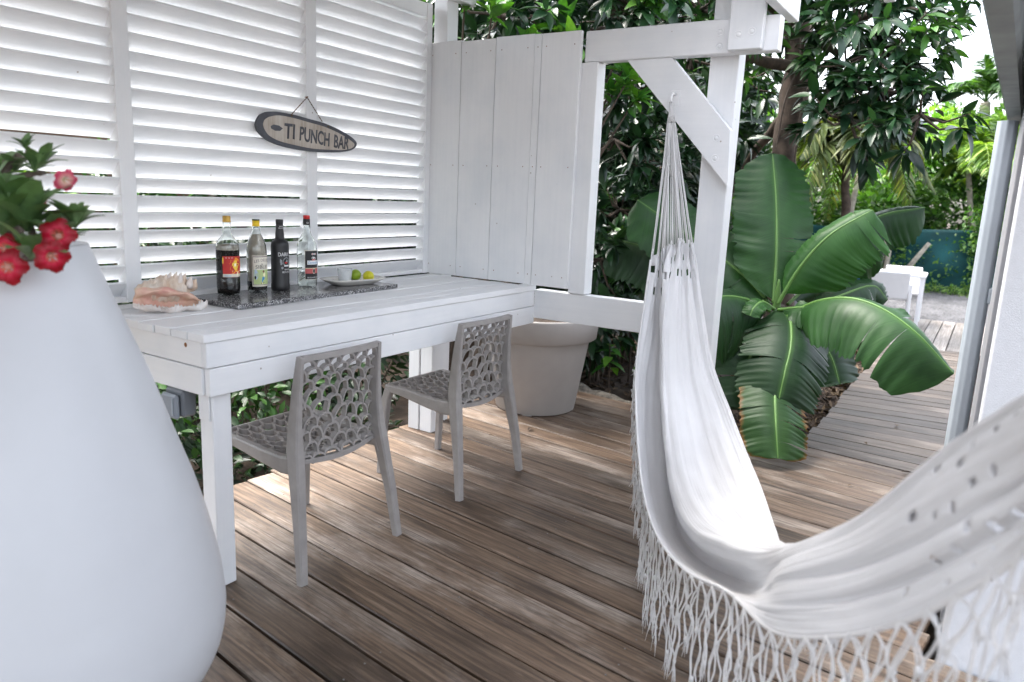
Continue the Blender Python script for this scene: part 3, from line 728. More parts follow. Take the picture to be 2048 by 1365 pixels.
# ------------------------------------------------ deck of long boards
SK = 0.13
TH = -math.atan(SK)
deck = tag(empty('deck'), 'weathered brown timber deck of long boards', 'deck', kind='structure')
for k in range(-16, 21):
    c = -1.87 + 0.152 * k
    w = 0.152 * math.cos(TH) - random.choice((0.007, 0.009, 0.010, 0.012))
    xe = c + 0.076 - SK * 2.8
    yend = -2.775 if xe > -0.86 else -5.4
    y0 = 0.02 + random.uniform(-0.012, 0.014)
    ln = (y0 - yend) / math.cos(TH)
    mb = MB().box(-w / 2, w / 2, -ln, 0, -0.028, random.uniform(-0.0015, 0.0015), 0.004)
    o = mb.build('board', M['deck'], deck, (c + 0.076 + SK * y0, y0, 0))
    o.rotation_euler = (0, 0, TH)
mb = MB()
for y in (-0.25, -0.8, -1.4, -2.0, -2.6):
    mb.box(-4.2, 1.1 + SK * y, y - 0.03, y + 0.03, -0.14, -0.03, 0)
mb.build('joist', M['fence_wood'], deck)
MB().box(-4.2, 1.30, -0.035, -0.012, -0.2, -0.031, 0).build('fascia_board', M['fence_wood'], deck)

scr = MB(); rgd = random.Random(5)
for k in range(-13, 21):
    c = -1.87 + 0.152 * k + 0.076
    for y in (-0.25, -0.8, -1.4, -2.0, -2.6):
        for s_ in (-1, 1):
            x = c + SK * y + s_ * 0.045 + rgd.uniform(-0.004, 0.004); yy = y + rgd.uniform(-0.012, 0.012)
            scr.lathe([(0.0, 0.0), (0.0028, 0.0), (0.003, -0.002)], 8, (x, yy, 0.0021))
tag(scr.build('deck_screws', plain('dull_screw_heads', (0.16, 0.15, 0.14), 0.6), deck), kind='stuff')

# ------------------------------------------------ garden path of cross boards
path = tag(empty('path'), 'greyer timber path of short cross boards', 'path', kind='structure')
xs = 1.072; xb = []
j = 0
while xs < 5.1:
    s = 0.13 - 0.25 * min(1, j / 7)
    xb.append((xs, s)); xs += 0.149 + random.uniform(-0.006, 0.006); j += 1
xb.append((xs, -0.12))
for (xa, sa), (xc, sc) in zip(xb[:-1], xb[1:]):
    g = random.choice((0.0035, 0.0045, 0.006))
    yl = -1.99 + random.uniform(-0.012, 0.012); yr = -2.79
    zt = random.uniform(-0.0015, 0.0015)
    poly = [(xa + g + sa * (yl + 2), yl), (xa + g + sa * (yr + 2), yr), (xc - g + sc * (yr + 2), yr), (xc - g + sc * (yl + 2), yl)]
    recalc(MB().prism(poly, 0.028, lambda u, v, w: (u, v, zt - 0.028 + w)).build('board', M['path'], path))
far_deck = tag(empty('platform'), 'pale sunlit timber platform at the end of the path', 'platform', kind='structure')
for k in range(18):
    y = -2.95 + 0.14 * k
    MB().box(xs + 0.02, 7.66 + random.uniform(-0.03, 0.03), y + 0.005, y + 0.135, -0.028, random.uniform(-0.001, 0.001), 0.002).build('board', M['far_deck'], far_deck)
tag(link('gravel_yard', heightgrid('gravel_yard', 7.66, 12.4, -7, 4, 60, 90, lambda X, Y: X * 0 - 0.03 + 0.008 * np.sin(9 * X) * np.sin(7 * Y)), M['stone']), 'dark grey gravel yard', 'gravel', kind='structure')
tv = np.array([(1, 0, 0), (-0.5, 0.8, 0), (-0.6, -0.7, 0), (0.1, 0, 0.7)], float); tf = np.array([(0, 1, 3), (1, 2, 3), (2, 0, 3)])
n = 9000
P = np.stack([rng.uniform(7.7, 12.2, n), rng.uniform(-4.5, 2, n), np.full(n, -0.028)], 1)
tag(link('gravel', leaves_mesh('gravel', P, np.stack([rng.normal(size=n), rng.normal(size=n), np.zeros(n)], 1), rng.uniform(0.012, 0.035, n), np.zeros(n), (tv, tf)), plain('grey_gravel_stones', (0.095, 0.095, 0.10), 0.9, var=0.5, scale=3)),
    'loose grey gravel stones covering the yard', 'gravel', kind='stuff')

# ------------------------------------------------ house at the right
house = thing('house', 'white rendered house corner with grey eave and downpipe at the right edge', 'house', (-0.87, -2.8, 0))
def H(mb, name, mat, parent=None):
    o = mb.build(name, mat, parent or house)
    if parent is None:
        o.location = (0.87, 2.8, 0)
    return o
H(MB().box(-0.87, -0.62, -6.2, -2.815, -0.02, 2.35, 0.004), 'wall', M['render'])
H(MB().box(-0.62, 1.0, -6.2, -2.865, -0.2, 2.3, 0), 'wall', M['soffit'])
H(MB().box(-0.60, 0.95, -2.862, -2.803, 0.0, 1.86, 0.002), 'corner_board', M['soffit'])  # white board in shadow, its shade put in through the grey colour
gut = MB()
g0 = np.array([-2.0, -2.665]); g1 = np.array([0.95, -2.752])
prof = [(0, 0.08), (0, 0.015), (-0.010, 0), (-0.058, 0), (-0.066, 0.015), (-0.066, 0.08), (-0.062, 0.08), (-0.062, 0.017), (-0.056, 0.005), (-0.012, 0.005), (-0.005, 0.017), (-0.005, 0.08)]
vs = [(g[0], g[1] + u, 1.80 + v) for g in (g0, g1) for u, v in prof]
m = len(prof)
fs = [(i, (i + 1) % m, m + (i + 1) % m, m + i) for i in range(m)] + [tuple(range(m)), tuple(range(m, 2 * m))]
gut.add(vs, fs)
gutter = H(gut, 'gutter', M['gutter']); recalc(gutter)
roof = MB()
a = R(24)
def roofp(x, d, h):
    base = g0[1] + (g1[1] - g0[1]) * (x - g0[0]) / (g1[0] - g0[0])
    return (x, base - 0.03 - d * math.cos(a) - h * math.sin(a), 1.86 + d * math.sin(a) + h * math.cos(a) * 0.99)
roof.add([roofp(x, d, h) for x in (-2.02, 0.97) for d, h in ((0, 0.05), (3.0, 0.05), (3.0, 0.09), (0, 0.09))], [(0, 1, 5, 4), (2, 3, 7, 6), (1, 2, 6, 5), (3, 0, 4, 7), (0, 3, 2, 1), (4, 5, 6, 7)])
ro = H(roof, 'roof', M['gutter']); recalc(ro)
for k in range(20):
    x = -2.0 + k * 0.148
    b = MB().add([roofp(xx, d, hh) for xx, dz in ((x, 0.012), (x + 0.16, -0.016)) for d, hh in ((0.07, dz), (1.2, dz), (1.2, dz + 0.018), (0.07, dz + 0.018))], [(0, 1, 5, 4), (2, 3, 7, 6), (1, 2, 6, 5), (3, 0, 4, 7), (0, 3, 2, 1), (4, 5, 6, 7)])
    so = b.build('soffit_board', M['soffit'], ro); recalc(so)
# fluted downpipe
pp = []
N = 40
for k in range(N):
    an = 2 * math.pi * k / N
    r = 0.041 + 0.0016 * math.cos(10 * an)
    pp.append((r * math.cos(an), r * math.sin(an)))
dp = MB()
zz = [0.02, 0.9, 1.78]
dp.add([(0.62 + x, -2.757 + y, z) for z in zz for x, y in pp], [(i * N + k, i * N + (k + 1) % N, (i + 1) * N + (k + 1) % N, (i + 1) * N + k) for i in range(2) for k in range(N)], True)
pipe = H(dp, 'downpipe', M['pipe'])
MB().box(0.585, 0.655, -2.84, -2.79, 0.98, 1.05, 0.004).build('bracket', M['pipe'], pipe)
MB().box(0.585, 0.655, -2.84, -2.79, 0.30, 0.34, 0.004).build('bracket', M['pipe'], pipe)

# ================================================================== LOUVRED SCREEN
screen = thing('louvred_screen', 'white painted louvred timber screen behind the bar', 'screen', (-1.3, 0, 0.9))
def SC(mb, name, mat):
    o = mb.build(name, mat, screen); o.location = (1.3, 0, -0.9); return o
stiles = [(-3.00, -2.94), (-1.803, -1.742), (-0.905, -0.842), (-0.045, -0.001)]
for x0, x1 in stiles:
    SC(MB().box(x0, x1, -0.026, 0.030, 0.905, 2.374, 0.002), 'stile', M['paint_z'])
for x0, x1 in zip([s_[1] for s_ in stiles[:-1]], [s_[0] for s_ in stiles[1:]]):
    SC(MB().box(x0, x1, -0.022, 0.028, 2.300, 2.372, 0.002), 'top_rail', M['paint_x'])
    SC(MB().box(x0, x1, -0.022, 0.028, 0.906, 0.926, 0.002), 'bottom_rail', M['paint_x'])
    ln = x1 - x0
    me = MB().box(-ln / 2 - 0.003, ln / 2 + 0.003, -0.0045, 0.0045, -0.0385, 0.0385, 0.0018).mesh('slat')
    me.materials.append(M['paint_x'])
    rr = random.Random(int(x0 * 100) + 5)
    for k in range(21):
        ztop = 0.983 + 0.0652 * k
        o = link('slat', me, None, screen)
        tilt = 37.5 + rr.uniform(-1.6, 1.6)
        if rr.random() < 0.25:
            tilt += rr.uniform(3, 7)
        if (round(x0, 1), k) in ((-2.9, 9), (-2.9, 7), (-1.7, 6), (-1.7, 3), (-0.8, 6), (-0.8, 4)):
            tilt += 9
        if k < 6:
            tilt += 3 * (6 - k) / 6
        o.location = ((x0 + x1) / 2 + 1.3, 0.004, ztop - 0.0385 * math.cos(R(tilt)) - 0.9)
        o.rotation_euler = (R(tilt), R(rr.uniform(-0.12, 0.12)), 0)
# ================================================================== BAR COUNTER
bar = thing('bar_counter', 'white painted plank bar counter under the hanging sign', 'counter', (-1.0, -0.4, 0))
def B(mb, name, mat, parent=None):
    o = mb.build(name, mat, parent or bar)
    if parent is None: o.location = (1.0, 0.4, 0)
    return o
yb = [-0.746, -0.659, -0.570, -0.481, -0.392, -0.303, -0.214, -0.125, -0.030]
for y0, y1 in zip(yb[:-1], yb[1:]):
    xl = -1.979 + random.uniform(-0.004, 0.004)
    B(MB().box(xl, 0.0395 if y0 < -0.7 else -0.004, y0 + 0.0015, y1 - 0.0015, 0.873, 0.9 + random.uniform(-0.0012, 0.0012), 0.0022), 'plank', M['paint_x'])
fu = B(MB().box(-1.964, 0.0395, -0.738, -0.712, 0.7885, 0.8725, 0.002), 'front_board', M['paint_x'])
fl = B(MB().box(-1.956, 0.0395, -0.740, -0.712, 0.694, 0.7855, 0.002), 'front_board', M['paint_x'])
B(MB().box(-1.9635, -1.938, -0.7115, -0.03, 0.7885, 0.8725, 0.002), 'end_board', M['paint_y'])
eb = B(MB().box(-1.966, -1.938, -0.7105, -0.03, 0.696, 0.7855, 0.002), 'end_board', M['paint_y'])
knot = MB().lathe([(0.0, 0.0012), (0.005, 0.001), (0.008, 0.0)], 12)
ko = B(knot, 'rusty_nail', M['rust']); ko.location = (-1.9637 + 1.0, -0.63 + 0.4, 0.852); ko.rotation_euler = (0, R(-90), 0)
B(MB().box(-1.930, -1.858, -0.7105, -0.640, 0.0, 0.872, 0.004), 'leg', M['paint_z'])
B(MB().box(-1.936, -1.931, -0.700, -0.645, 0.60, 0.695, 0.001), 'cleat', M['paint_z'])
lg = B(MB().box(-0.161, -0.085, -0.203, -0.118, 0.0, 0.872, 0.003), 'leg', M['paint_z'])
B(MB().box(-0.161, -0.085, -0.108, -0.030, 0.0, 0.872, 0.003), 'leg', M['paint_z'])
B(MB().box(-0.14, -0.10, -0.119, -0.107, 0.0, 0.872, 0), 'spacer', M['grey_plastic'])
B(MB().box(-1.90, -0.1, -0.06, -0.032, 0.79, 0.872, 0.002), 'back_board', M['paint_x'])
for x in (-1.4, -0.8):
    B(MB().box(x, x + 0.04, -0.711, -0.061, 0.79, 0.8725, 0.002), 'bearer', M['paint_y'])
# galvanised foot bracket on the front leg
br = MB().box(-1.952, -1.9305, -0.705, -0.648, 0.055, 0.135, 0.004)
br.tube([(-1.957, -0.676, 0.095), (-1.951, -0.676, 0.095)], 0.012, 10)
B(br, 'foot_bracket', M['steel'])
# outdoor socket
sock = thing('outdoor_socket', 'grey outdoor electric socket hanging under the bar end', 'socket', (-1.945, -0.56, 0.64))
MB().box(-0.025, 0.03, -0.048, 0.05, -0.04, 0.053, 0.008).build('housing', M['grey_plastic'], sock)
MB().box(-0.046, -0.027, -0.042, 0.044, -0.044, 0.040, 0.008).build('flap', plain('socket_flap', (0.24, 0.265, 0.30), 0.4, var=0.05), sock)
MB().box(-0.050, -0.0455, -0.030, -0.022, -0.03, 0.03, 0.002).build('latch', M['pipe'], sock)

# ================================================================== PLANK PARTITION
part_ = thing('plank_partition', 'white partition of upright planks at the end of the bar', 'partition', (0.012, -0.48, 0.9))
def PA(mb, name, mat):
    o = mb.build(name, mat, part_); o.location = (-0.012, 0.48, -0.9); return o
pb = [0.0, -0.227, -0.452, -0.690, -0.732, -0.956]
for i, (y1, y0) in enumerate(zip(pb[:-1], pb[1:])):
    g = 0.0018 if i != 2 else 0.0006
    g1 = 0.0018 if i != 3 else 0.0006
    zt = 2.172 + (0.004, -0.002, 0.003, 0.001, 0.0)[i]
    PA(MB().box(0.0, 0.024, y0 + g, y1 - g1, 0.906 if y0 > -0.75 else 0.9045, zt, 0.0018), 'plank', M['paint_z'])

nl = MB(); rgn = random.Random(9)
for y in (-0.03, -0.19, -0.26, -0.42, -0.49, -0.65, -0.71, -0.76, -0.92):
    for z in (2.11, 1.52, 0.96):
        nl.lathe([(0.0, 0.0008), (0.0022, 0.0008), (0.003, 0.0)], 8, (0, 0, 0))
        q = len(nl.v) - 24
        for i in range(q, len(nl.v)):
            x_, y_, z_ = nl.v[i]
            nl.v[i] = (-0.0002 - z_, y + y_ + 0.0, z + x_ + 0.0)
tag(PA(nl, 'nail_heads', M['rust']), kind='stuff')

# ================================================================== PERGOLA FRAME
frame = thing('pergola_frame', 'white painted pergola frame with bolted post, beam and diagonal brace', 'pergola', (0.1, -1.64, 0))
def FR(mb, name, mat, parent=None):
    o = mb.build(name, mat, parent or frame)
    if parent is None: o.location = (-0.1, 1.64, 0)
    return o
FR(MB().box(0.108, 0.205, -1.705, -1.571, 0.0, 2.34, 0.004), 'post', M['paint_z'])
beam = FR(MB().box(0.041, 0.105, -1.887, -0.958, 2.028, 2.174, 0.004), 'beam', M['paint_y'])
FR(MB().box(0.041, 0.106, -1.568, -0.735, 0.722, 0.877, 0.003), 'rail', M['paint_y'])
FR(MB().box(0.028, 0.115, -1.040, -0.945, 0.880, 2.025, 0.003), 'post', M['paint_z'])
FR(MB().box(0.028, 0.125, -0.105, -0.012, -0.1, 2.60, 0.003), 'post', M['paint_z'])
FR(MB().box(0.002, 0.0395, -1.826, -1.678, 2.032, 2.62, 0.004), 'hanger', M['paint_z'])
# diagonal brace
bp = [(-1.184, 2.027), (-1.407, 2.027), (-1.712, 1.700), (-1.725, 1.452)]
brc = MB().prism(bp, 0.052, lambda u, v, w: (0.050 + w, u, v))
brace = recalc(FR(brc, 'brace', M['paint_y']))
# bolts with washers
def bolt(x, y, z, parent, off):
    b = MB()
    b.lathe([(0.0, 0.0016), (0.0095, 0.0016), (0.0105, 0.0004), (0.0115, -0.003), (0.0125, 0.0008), (0.0160, 0.0010), (0.0172, 0.0005), (0.0176, 0.0)], 20)
    o = b.build('bolt', M['paint_z'], parent)
    o.location = Vector((x, y, z)) - Vector(off); o.rotation_euler = (0, R(-90), 0)
for y, z in ((-1.627, 2.118), (-1.631, 2.060)): bolt(0.041, y, z, beam, (0, 0, 0))
hg = [o for o in frame.children if o.name.startswith('hanger')][0]
for y, z in ((-1.722, 2.096), (-1.780, 2.104)): bolt(0.002, y, z, hg, (0, 0, 0))
for y, z in ((-1.652, 1.665), (-1.655, 1.575)): bolt(0.050, y, z, brace, (0, 0, 0))
# slotted holes in the post side
for z in (0.835, 0.775):
    s_ = MB().box(0.150, 0.166, -1.7062, -1.7045, z - 0.017, z + 0.017, 0.0004)
    FR(s_, 'bolt_plate', M['white_plastic'])
for (y0, y1, z0, xe) in ((-1.902, -1.856, 2.19, 0.29), (-0.150, -0.100, 2.40, 0.23), (-2.305, -2.262, 2.21, 0.17)):
    FR(MB().box(-3.9, xe, y0, y1, z0, z0 + 0.14, 0.003), 'rafter', M['paint_x'])
# second hammock post, right behind the photographer's shoulder
FR(MB().box(-2.97, -2.87, -3.20, -3.10, 0.0, 2.3, 0.004), 'post', M['paint_z'])
# hook plate for the hammock
hk = MB().box(0.0475, 0.0505, -1.462, -1.418, 1.810, 1.880, 0.002)
hk.tube([(0.046, -1.44, 1.86), (0.020, -1.44, 1.862), (0.004, -1.44, 1.85), (0.0, -1.44, 1.832), (0.008, -1.44, 1.818)], 0.006, 8)
FR(hk, 'hook_plate', M['paint_z'])

# unseen corrugated roof over the rafters, pieces shaped to shade or open the terrace
for (rx0, rx1, ry0, ry1) in ((-7.0, 0.27, 0.30, -1.55), (-7.0, -1.75, -1.5505, -2.62), (-0.25, 0.27, -1.5505, -1.95)):
  nx, ny = 440, 14
  X = np.linspace(rx0, rx1, nx); Yr = np.linspace(ry0, ry1, ny)
  V = np.array([(x, y, 2.563 + 0.118 * (y + 0.10) + 0.009 * math.sin(x * 2 * math.pi / 0.076)) for x in X for y in Yr])
  I = np.arange(nx * ny).reshape(nx, ny)
  rs = link('unseen_roof_sheet', np_mesh('unseen_roof_sheet', V, np.stack([I[:-1, :-1], I[1:, :-1], I[1:, 1:], I[:-1, 1:]], -1).reshape(-1, 4), True), plain('white_corrugated_sheet', (0.72, 0.73, 0.74), 0.5, var=0.05), frame, (-0.1, 1.64, 0))
  md = rs.modifiers.new('solid', 'SOLIDIFY'); md.thickness = 0.003

# ================================================================== CHAIRS
def sect_sweep(path, secs, n=None):
    """rectangular section swept along a path; secs = (half x, half y') per point, y' lies in the plane normal to x"""
    mb = MB(); vs = []; fs = []
    P = [Vector(p) for p in path]
    for i, p in enumerate(P):
        t = (P[min(i + 1, len(P) - 1)] - P[max(i - 1, 0)]).normalized()
        ax = Vector((1, 0, 0)); ax = (ax - t * ax.dot(t)).normalized()
        ay = t.cross(ax)
        hx, hy = secs[i]
        c = 0.28
        for (a, b) in ((-1, -1 + c), (-1 + c, -1), (1 - c, -1), (1, -1 + c), (1, 1 - c), (1 - c, 1), (-1 + c, 1), (-1, 1 - c)):
            vs.append(p + ax * hx * a + ay * hy * b)
    k = 8
    for i in range(len(P) - 1):
        for q in range(k):
            fs.append((i * k + q, i * k + (q + 1) % k, (i + 1) * k + (q + 1) % k, (i + 1) * k + q))
    fs += [tuple(range(k))[::-1], tuple((len(P) - 1) * k + q for q in range(k))]
    return mb.add(vs, fs)

def lattice(surf, W, Lv, cols, rows, flip=1, th=0.0036, dp=0.0105, seed=1):
    """fish-scale web of arches on surf(u, v) -> (point, normal); W, Lv metric extents"""
    rg = random.Random(seed)
    mb = MB()
    cw = W / cols
    # row heights: taller in the middle
    hs = [0.75 + 0.5 * math.sin(math.pi * (r + 0.5) / rows) for r in range(rows)]
    tot = sum(hs); v = 0.0
    levels = []
    for h in hs:
        levels.append((v, h / tot * Lv)); v += h / tot * Lv
    def at(u, vv):
        p, nrm = surf(u, vv)
        return Vector(p), Vector(nrm)
    def warp(u, v):
        f = v / Lv
        return u + 0.010 * math.sin(9 * f + 3) * (1 - (2 * u / W) ** 2) + 0.006 * math.sin(31 * u + 5 * f) * (1 - (2 * u / W) ** 2), v + (0.020 * math.cos(u * 11) + 0.006 * math.sin(u * 37)) * math.sin(math.pi * f)
    for r, (v0, h) in enumerate(levels):
        off = 0.5 if r % 2 else 0.0
        for c in range(-1, cols + 1):
            uc = (c + 0.5 + off) * cw - W / 2
            hh = h * rg.uniform(0.95, 1.14); sh = rg.uniform(-0.16, 0.16) * cw
            pts = []
            for k in range(11):
                an = math.pi * k / 10
                pw = 0.72
                u = uc - math.copysign(abs(math.cos(an)) ** pw, math.cos(an)) * cw * 0.5 + sh * math.sin(an)
                vv = v0 + (math.sin(an) ** 0.9) * hh
                pts.append((u, vv))
            pts = [p for p in pts if abs(p[0]) <= W / 2 + 0.004 and p[1] <= Lv + 0.004]
            if len(pts) < 3:
                continue
            vs = []; fs = []
            for i, (u, vv) in enumerate(pts):
                a = pts[max(i - 1, 0)]; b = pts[min(i + 1, len(pts) - 1)]
                du, dv = b[0] - a[0], b[1] - a[1]
                ln = math.hypot(du, dv) or 1
                nu, nv = -dv / ln * th, du / ln * th
                for s1 in (-1, 1):
                    uu, v2 = warp(u + nu * s1, vv + nv * s1)
                    p, nr = at(uu, min(max(v2, -0.004), Lv + 0.004))
                    vs.append(p - nr * dp); vs.append(p + nr * dp)
            for i in range(len(pts) - 1):
                a = 4 * i; b = a + 4
                fs += [(a, b, b + 1, a + 1), (a + 2, a + 3, b + 3, b + 2), (a, a + 2, b + 2, b), (a + 1, b + 1, b + 3, a + 3)]
            fs += [(0, 1, 3, 2)]; e = 4 * (len(pts) - 1); fs += [(e, e + 2, e + 3, e + 1)]
            mb.add(vs, fs)
    return mb

def make_chair(label, loc, rz):
    t = thing('chair', label, 'chair', loc, rz, 'taupe perforated chairs pulled up to the bar')
    m = M['taupe']
    up = [(-0.258, 0.0), (-0.232, 0.20), (-0.196, 0.40), (-0.182, 0.47), (-0.178, 0.56), (-0.184, 0.68), (-0.198, 0.800)]
    for s in (-1, 1):
        xs_ = [0.247, 0.232, 0.212, 0.206, 0.200, 0.194, 0.190]
        o = sect_sweep([(s * x, y, z) for x, (y, z) in zip(xs_, up)], [(0.016, 0.015), (0.018, 0.020), (0.020, 0.028), (0.018, 0.030), (0.013, 0.025), (0.010, 0.020), (0.009, 0.013)]).build('rear_leg', m, t); recalc(o)
        o = sect_sweep([(s * 0.222, 0.256, 0.0), (s * 0.215, 0.243, 0.22), (s * 0.210, 0.230, 0.38), (s * 0.208, 0.214, 0.428)], [(0.017, 0.014), (0.018, 0.016), (0.018, 0.020), (0.017, 0.020)]).build('front_leg', m, t); recalc(o)
        o = sect_sweep([(s * 0.207, 0.232, 0.435), (s * 0.207, 0.12, 0.430), (s * 0.206, -0.02, 0.412), (s * 0.206, -0.12, 0.404), (s * 0.206, -0.185, 0.412)], [(0.015, 0.016), (0.014, 0.020), (0.014, 0.026), (0.015, 0.032), (0.015, 0.034)]).build('side_rail', m, t); recalc(o)
        # web between leg and rail
        o = MB().prism([(-0.185, 0.385), (-0.11, 0.385), (-0.10, 0.40), (-0.18, 0.43), (-0.20, 0.36)], 0.016, lambda u, v, w: (s * 0.196 + w * s * 0.5 - s * 0.004, u, v)).build('gusset', m, t); recalc(o)
    # seat surface
    def seat(u, v):
        f = v / 0.40
        y = 0.226 - v
        z = 0.442 - 0.028 * math.sin(math.pi * min(1, f * 0.95)) - 0.012 * f + 0.30 * u * u * (0.5 * f)
        return (u * (1 - 0.03 * f), y, z), (0, 0.08, 1)
    o = lattice(seat, 0.395, 0.395, 7, 9, seed=4, th=0.0036).build('seat', m, t); recalc(o)
    fr = sect_sweep([(0.01, 0.228, 0.434), (0.011, 0.228, 0.434)], [(0.2, 0.014), (0.2, 0.014)])
    o = MB().box(-0.205, 0.205, 0.219, 0.240, 0.420, 0.452, 0.006).build('front_rail', m, t)
    # back surface
    def back(u, v):
        f = v / 0.395
        y = -0.166 - 0.030 * f * f + 0.012 * math.sin(math.pi * f) - 0.55 * (0.2 ** 2 - u * u) * (1 - 0.35 * f)
        z = 0.398 + v
        return (u * (1 - 0.07 * f), y, z), (0, 0.97, 0.12)
    o = lattice(back, 0.395, 0.385, 6, 9, seed=9, th=0.0036, dp=0.0105).build('backrest', m, t); recalc(o)
    vs = []; fs = []
    for i in range(17):
        u = -0.199 + 0.398 * i / 16
        (x, y, z), _ = back(u, 0.0)
        zb = 0.020 * math.cos(u * 7.9) 
        vs += [(x, y - 0.010, z + 0.012 - zb), (x, y + 0.012, z + 0.008 - zb), (x, y + 0.012, z + 0.024 - zb * 0.6), (x, y - 0.010, z + 0.026 - zb * 0.6)]
    for i in range(16):
        for q in range(4):
            fs.append((4 * i + q, 4 * i + (q + 1) % 4, 4 * i + 4 + (q + 1) % 4, 4 * i + 4 + q))
    fs += [(0, 1, 2, 3), (64, 67, 66, 65)]
    recalc(MB().add(vs, fs).build('lower_rail', m, t))
    tr = MB()
    vs = []; fs = []
    K = 16
    for i in range(K + 1):
        u = -0.196 + 0.392 * i / K
        (x, y, z), _ = back(u, 0.392)
        vs += [(x, y - 0.011, z - 0.007), (x, y + 0.011, z - 0.007), (x, y + 0.009, z + 0.012), (x, y - 0.009, z + 0.012)]
    for i in range(K):
        for q in range(4):
            fs.append((4 * i + q, 4 * i + (q + 1) % 4, 4 * i + 4 + (q + 1) % 4, 4 * i + 4 + q))
    fs += [(0, 1, 2, 3), (4 * K, 4 * K + 3, 4 * K + 2, 4 * K + 1)]
    o = tr.add(vs, fs).build('top_rail', m, t); recalc(o)
    return t

make_chair('taupe perforated plastic chair nearest the front leg of the bar', (-1.495, -0.655, 0), R(0))
make_chair('taupe perforated plastic chair nearer the plank partition and the big planter', (-0.568, -0.652, 0), R(-1))

# ================================================================== BOTTLES, SLAB AND BAR THINGS
slab = thing('granite_slab', 'dark speckled granite serving slab on the bar', 'slab', (-1.13, -0.24, 0.9), R(2.6))
MB().box(-0.475, 0.475, -0.15, 0.15, 0.0015, 0.0195, 0.001).build('edge', M['granite_edge'], slab)
MB().box(-0.4742, 0.4742, -0.1492, 0.1492, 0.0196, 0.0215, 0.0006).build('polished_face', M['granite'], slab)
ZT = 0.9217

def patch(mb, r, a0, a1, z0, z1, n=18):
    vs = []; fs = []
    for i in range(n + 1):
        an = R(a0 + (a1 - a0) * i / n)
        vs += [(r * math.cos(an), r * math.sin(an), z0), (r * math.cos(an), r * math.sin(an), z1)]
    for i in range(n):
        fs.append((2 * i, 2 * i + 2, 2 * i + 3, 2 * i + 1))
    return mb.add(vs, fs)

def blob(mb, r, ac, zc, wa, hz, n=16, jag=0.0, seed=0):
    rg = random.Random(seed)
    ring = []
    for k in range(n):
        an = 2 * math.pi * k / n
        q = 1 + (rg.uniform(-jag, jag) if jag else 0)
        a = R(ac + wa * math.cos(an) * q); z = zc + hz * math.sin(an) * q
        ring.append((r * math.cos(a), r * math.sin(a), z))
    c = (r * math.cos(R(ac)), r * math.sin(R(ac)), zc)
    return mb.add([c] + ring, [(0, 1 + k, 1 + (k + 1) % n) for k in range(n)])

def wrap_text(body, size, r, zc, ang, mat, parent, sx=1.0, shear=0.0, arc=0.0, name='lettering'):
    me = text_mesh(body, size, 0, shear)
    for v in me.vertices:
        x, y = v.co.x * sx, v.co.y
        a = R(ang) + x / r
        y = y - arc * x * x
        v.co = (r * math.cos(a), r * math.sin(a), zc + y)
    me.materials.clear(); me.materials.append(mat)
    return link(name, me, None, parent)

def bottle(name, label, x, y, prof_out, cap, gmat, group='bottles on the granite slab'):
    t = thing(name, label, 'bottle', (x, y, ZT), 0, group)
    return t
def glass_shell(t, prof, wall=0.003, mat=None, name='glass'):
    inner = [(max(r - wall, 0.0005), z if i else z + 0.006) for i, (r, z) in enumerate(prof)]
    o = MB().lathe(prof + inner[::-1], 40).build(name, mat or M['glass'], t)
    recalc(o)
    return o

# 1: syrup bottle with gold cap and red label
t = bottle('bottle', 'clear bottle of dark syrup with gold cap and red sunburst label', -1.460, -0.172, None, None, None)
p1 = [(0.001, 0.004), (0.036, 0.0), (0.043, 0.006), (0.0455, 0.03), (0.0455, 0.19), (0.0435, 0.207), (0.036, 0.222), (0.026, 0.234), (0.0195, 0.244), (0.0175, 0.262), (0.0145, 0.302), (0.0145, 0.306)]
glass_shell(t, p1)
MB().lathe([(0.0, 0.012), (0.041, 0.008), (0.0434, 0.03), (0.0434, 0.183), (0.0, 0.183)], 40).build('syrup', M['syrup'], t)
MB().lathe([(0.0424, 0.1835), (0.0424, 0.191), (0.0408, 0.203)], 40).build('residue', M['residue'], t)
MB().lathe([(0.0, 0.319), (0.0135, 0.319), (0.0155, 0.317), (0.0155, 0.3), (0.0162, 0.299), (0.0162, 0.294), (0.0145, 0.294)], 32).build('cap', M['gold'], t)
lab = patch(MB(), 0.0461, -152, -28, 0.076, 0.160).build('paper_label', M['red_label'], t)
blob(MB(), 0.0464, -84, 0.122, 34, 0.030, 26, 0.22, 1).build('sunburst', M['orange'], lab)
blob(MB(), 0.0466, -88, 0.124, 18, 0.017, 20, 0.3, 2).build('sunburst', M['yellow'], lab)
blob(MB(), 0.0468, -90, 0.126, 7, 0.007, 16, 0.2, 3).build('sunburst', M['pale_yellow'], lab)
patch(MB(), 0.0463, -152, -28, 0.0765, 0.089).build('footer', M['paper'], lab)
blob(MB(), 0.0465, -74, 0.092, 40, 0.008, 24, 0.5, 5).build('flowers', M['pale_yellow'], lab)
blob(MB(), 0.0464, -150, 0.144, 3, 0.014, 14, 0.2, 6).build('candle', M['yellow'], lab)
for k in range(3):
    blob(MB(), 0.0465, -134 + 14 * k, 0.154, 2.2, 0.0018, 10).build('star', M['print_white'], lab)
patch(MB(), 0.0465, -146, -112, 0.079, 0.084).build('lettering_strip', M['print_pale_blue'], lab)

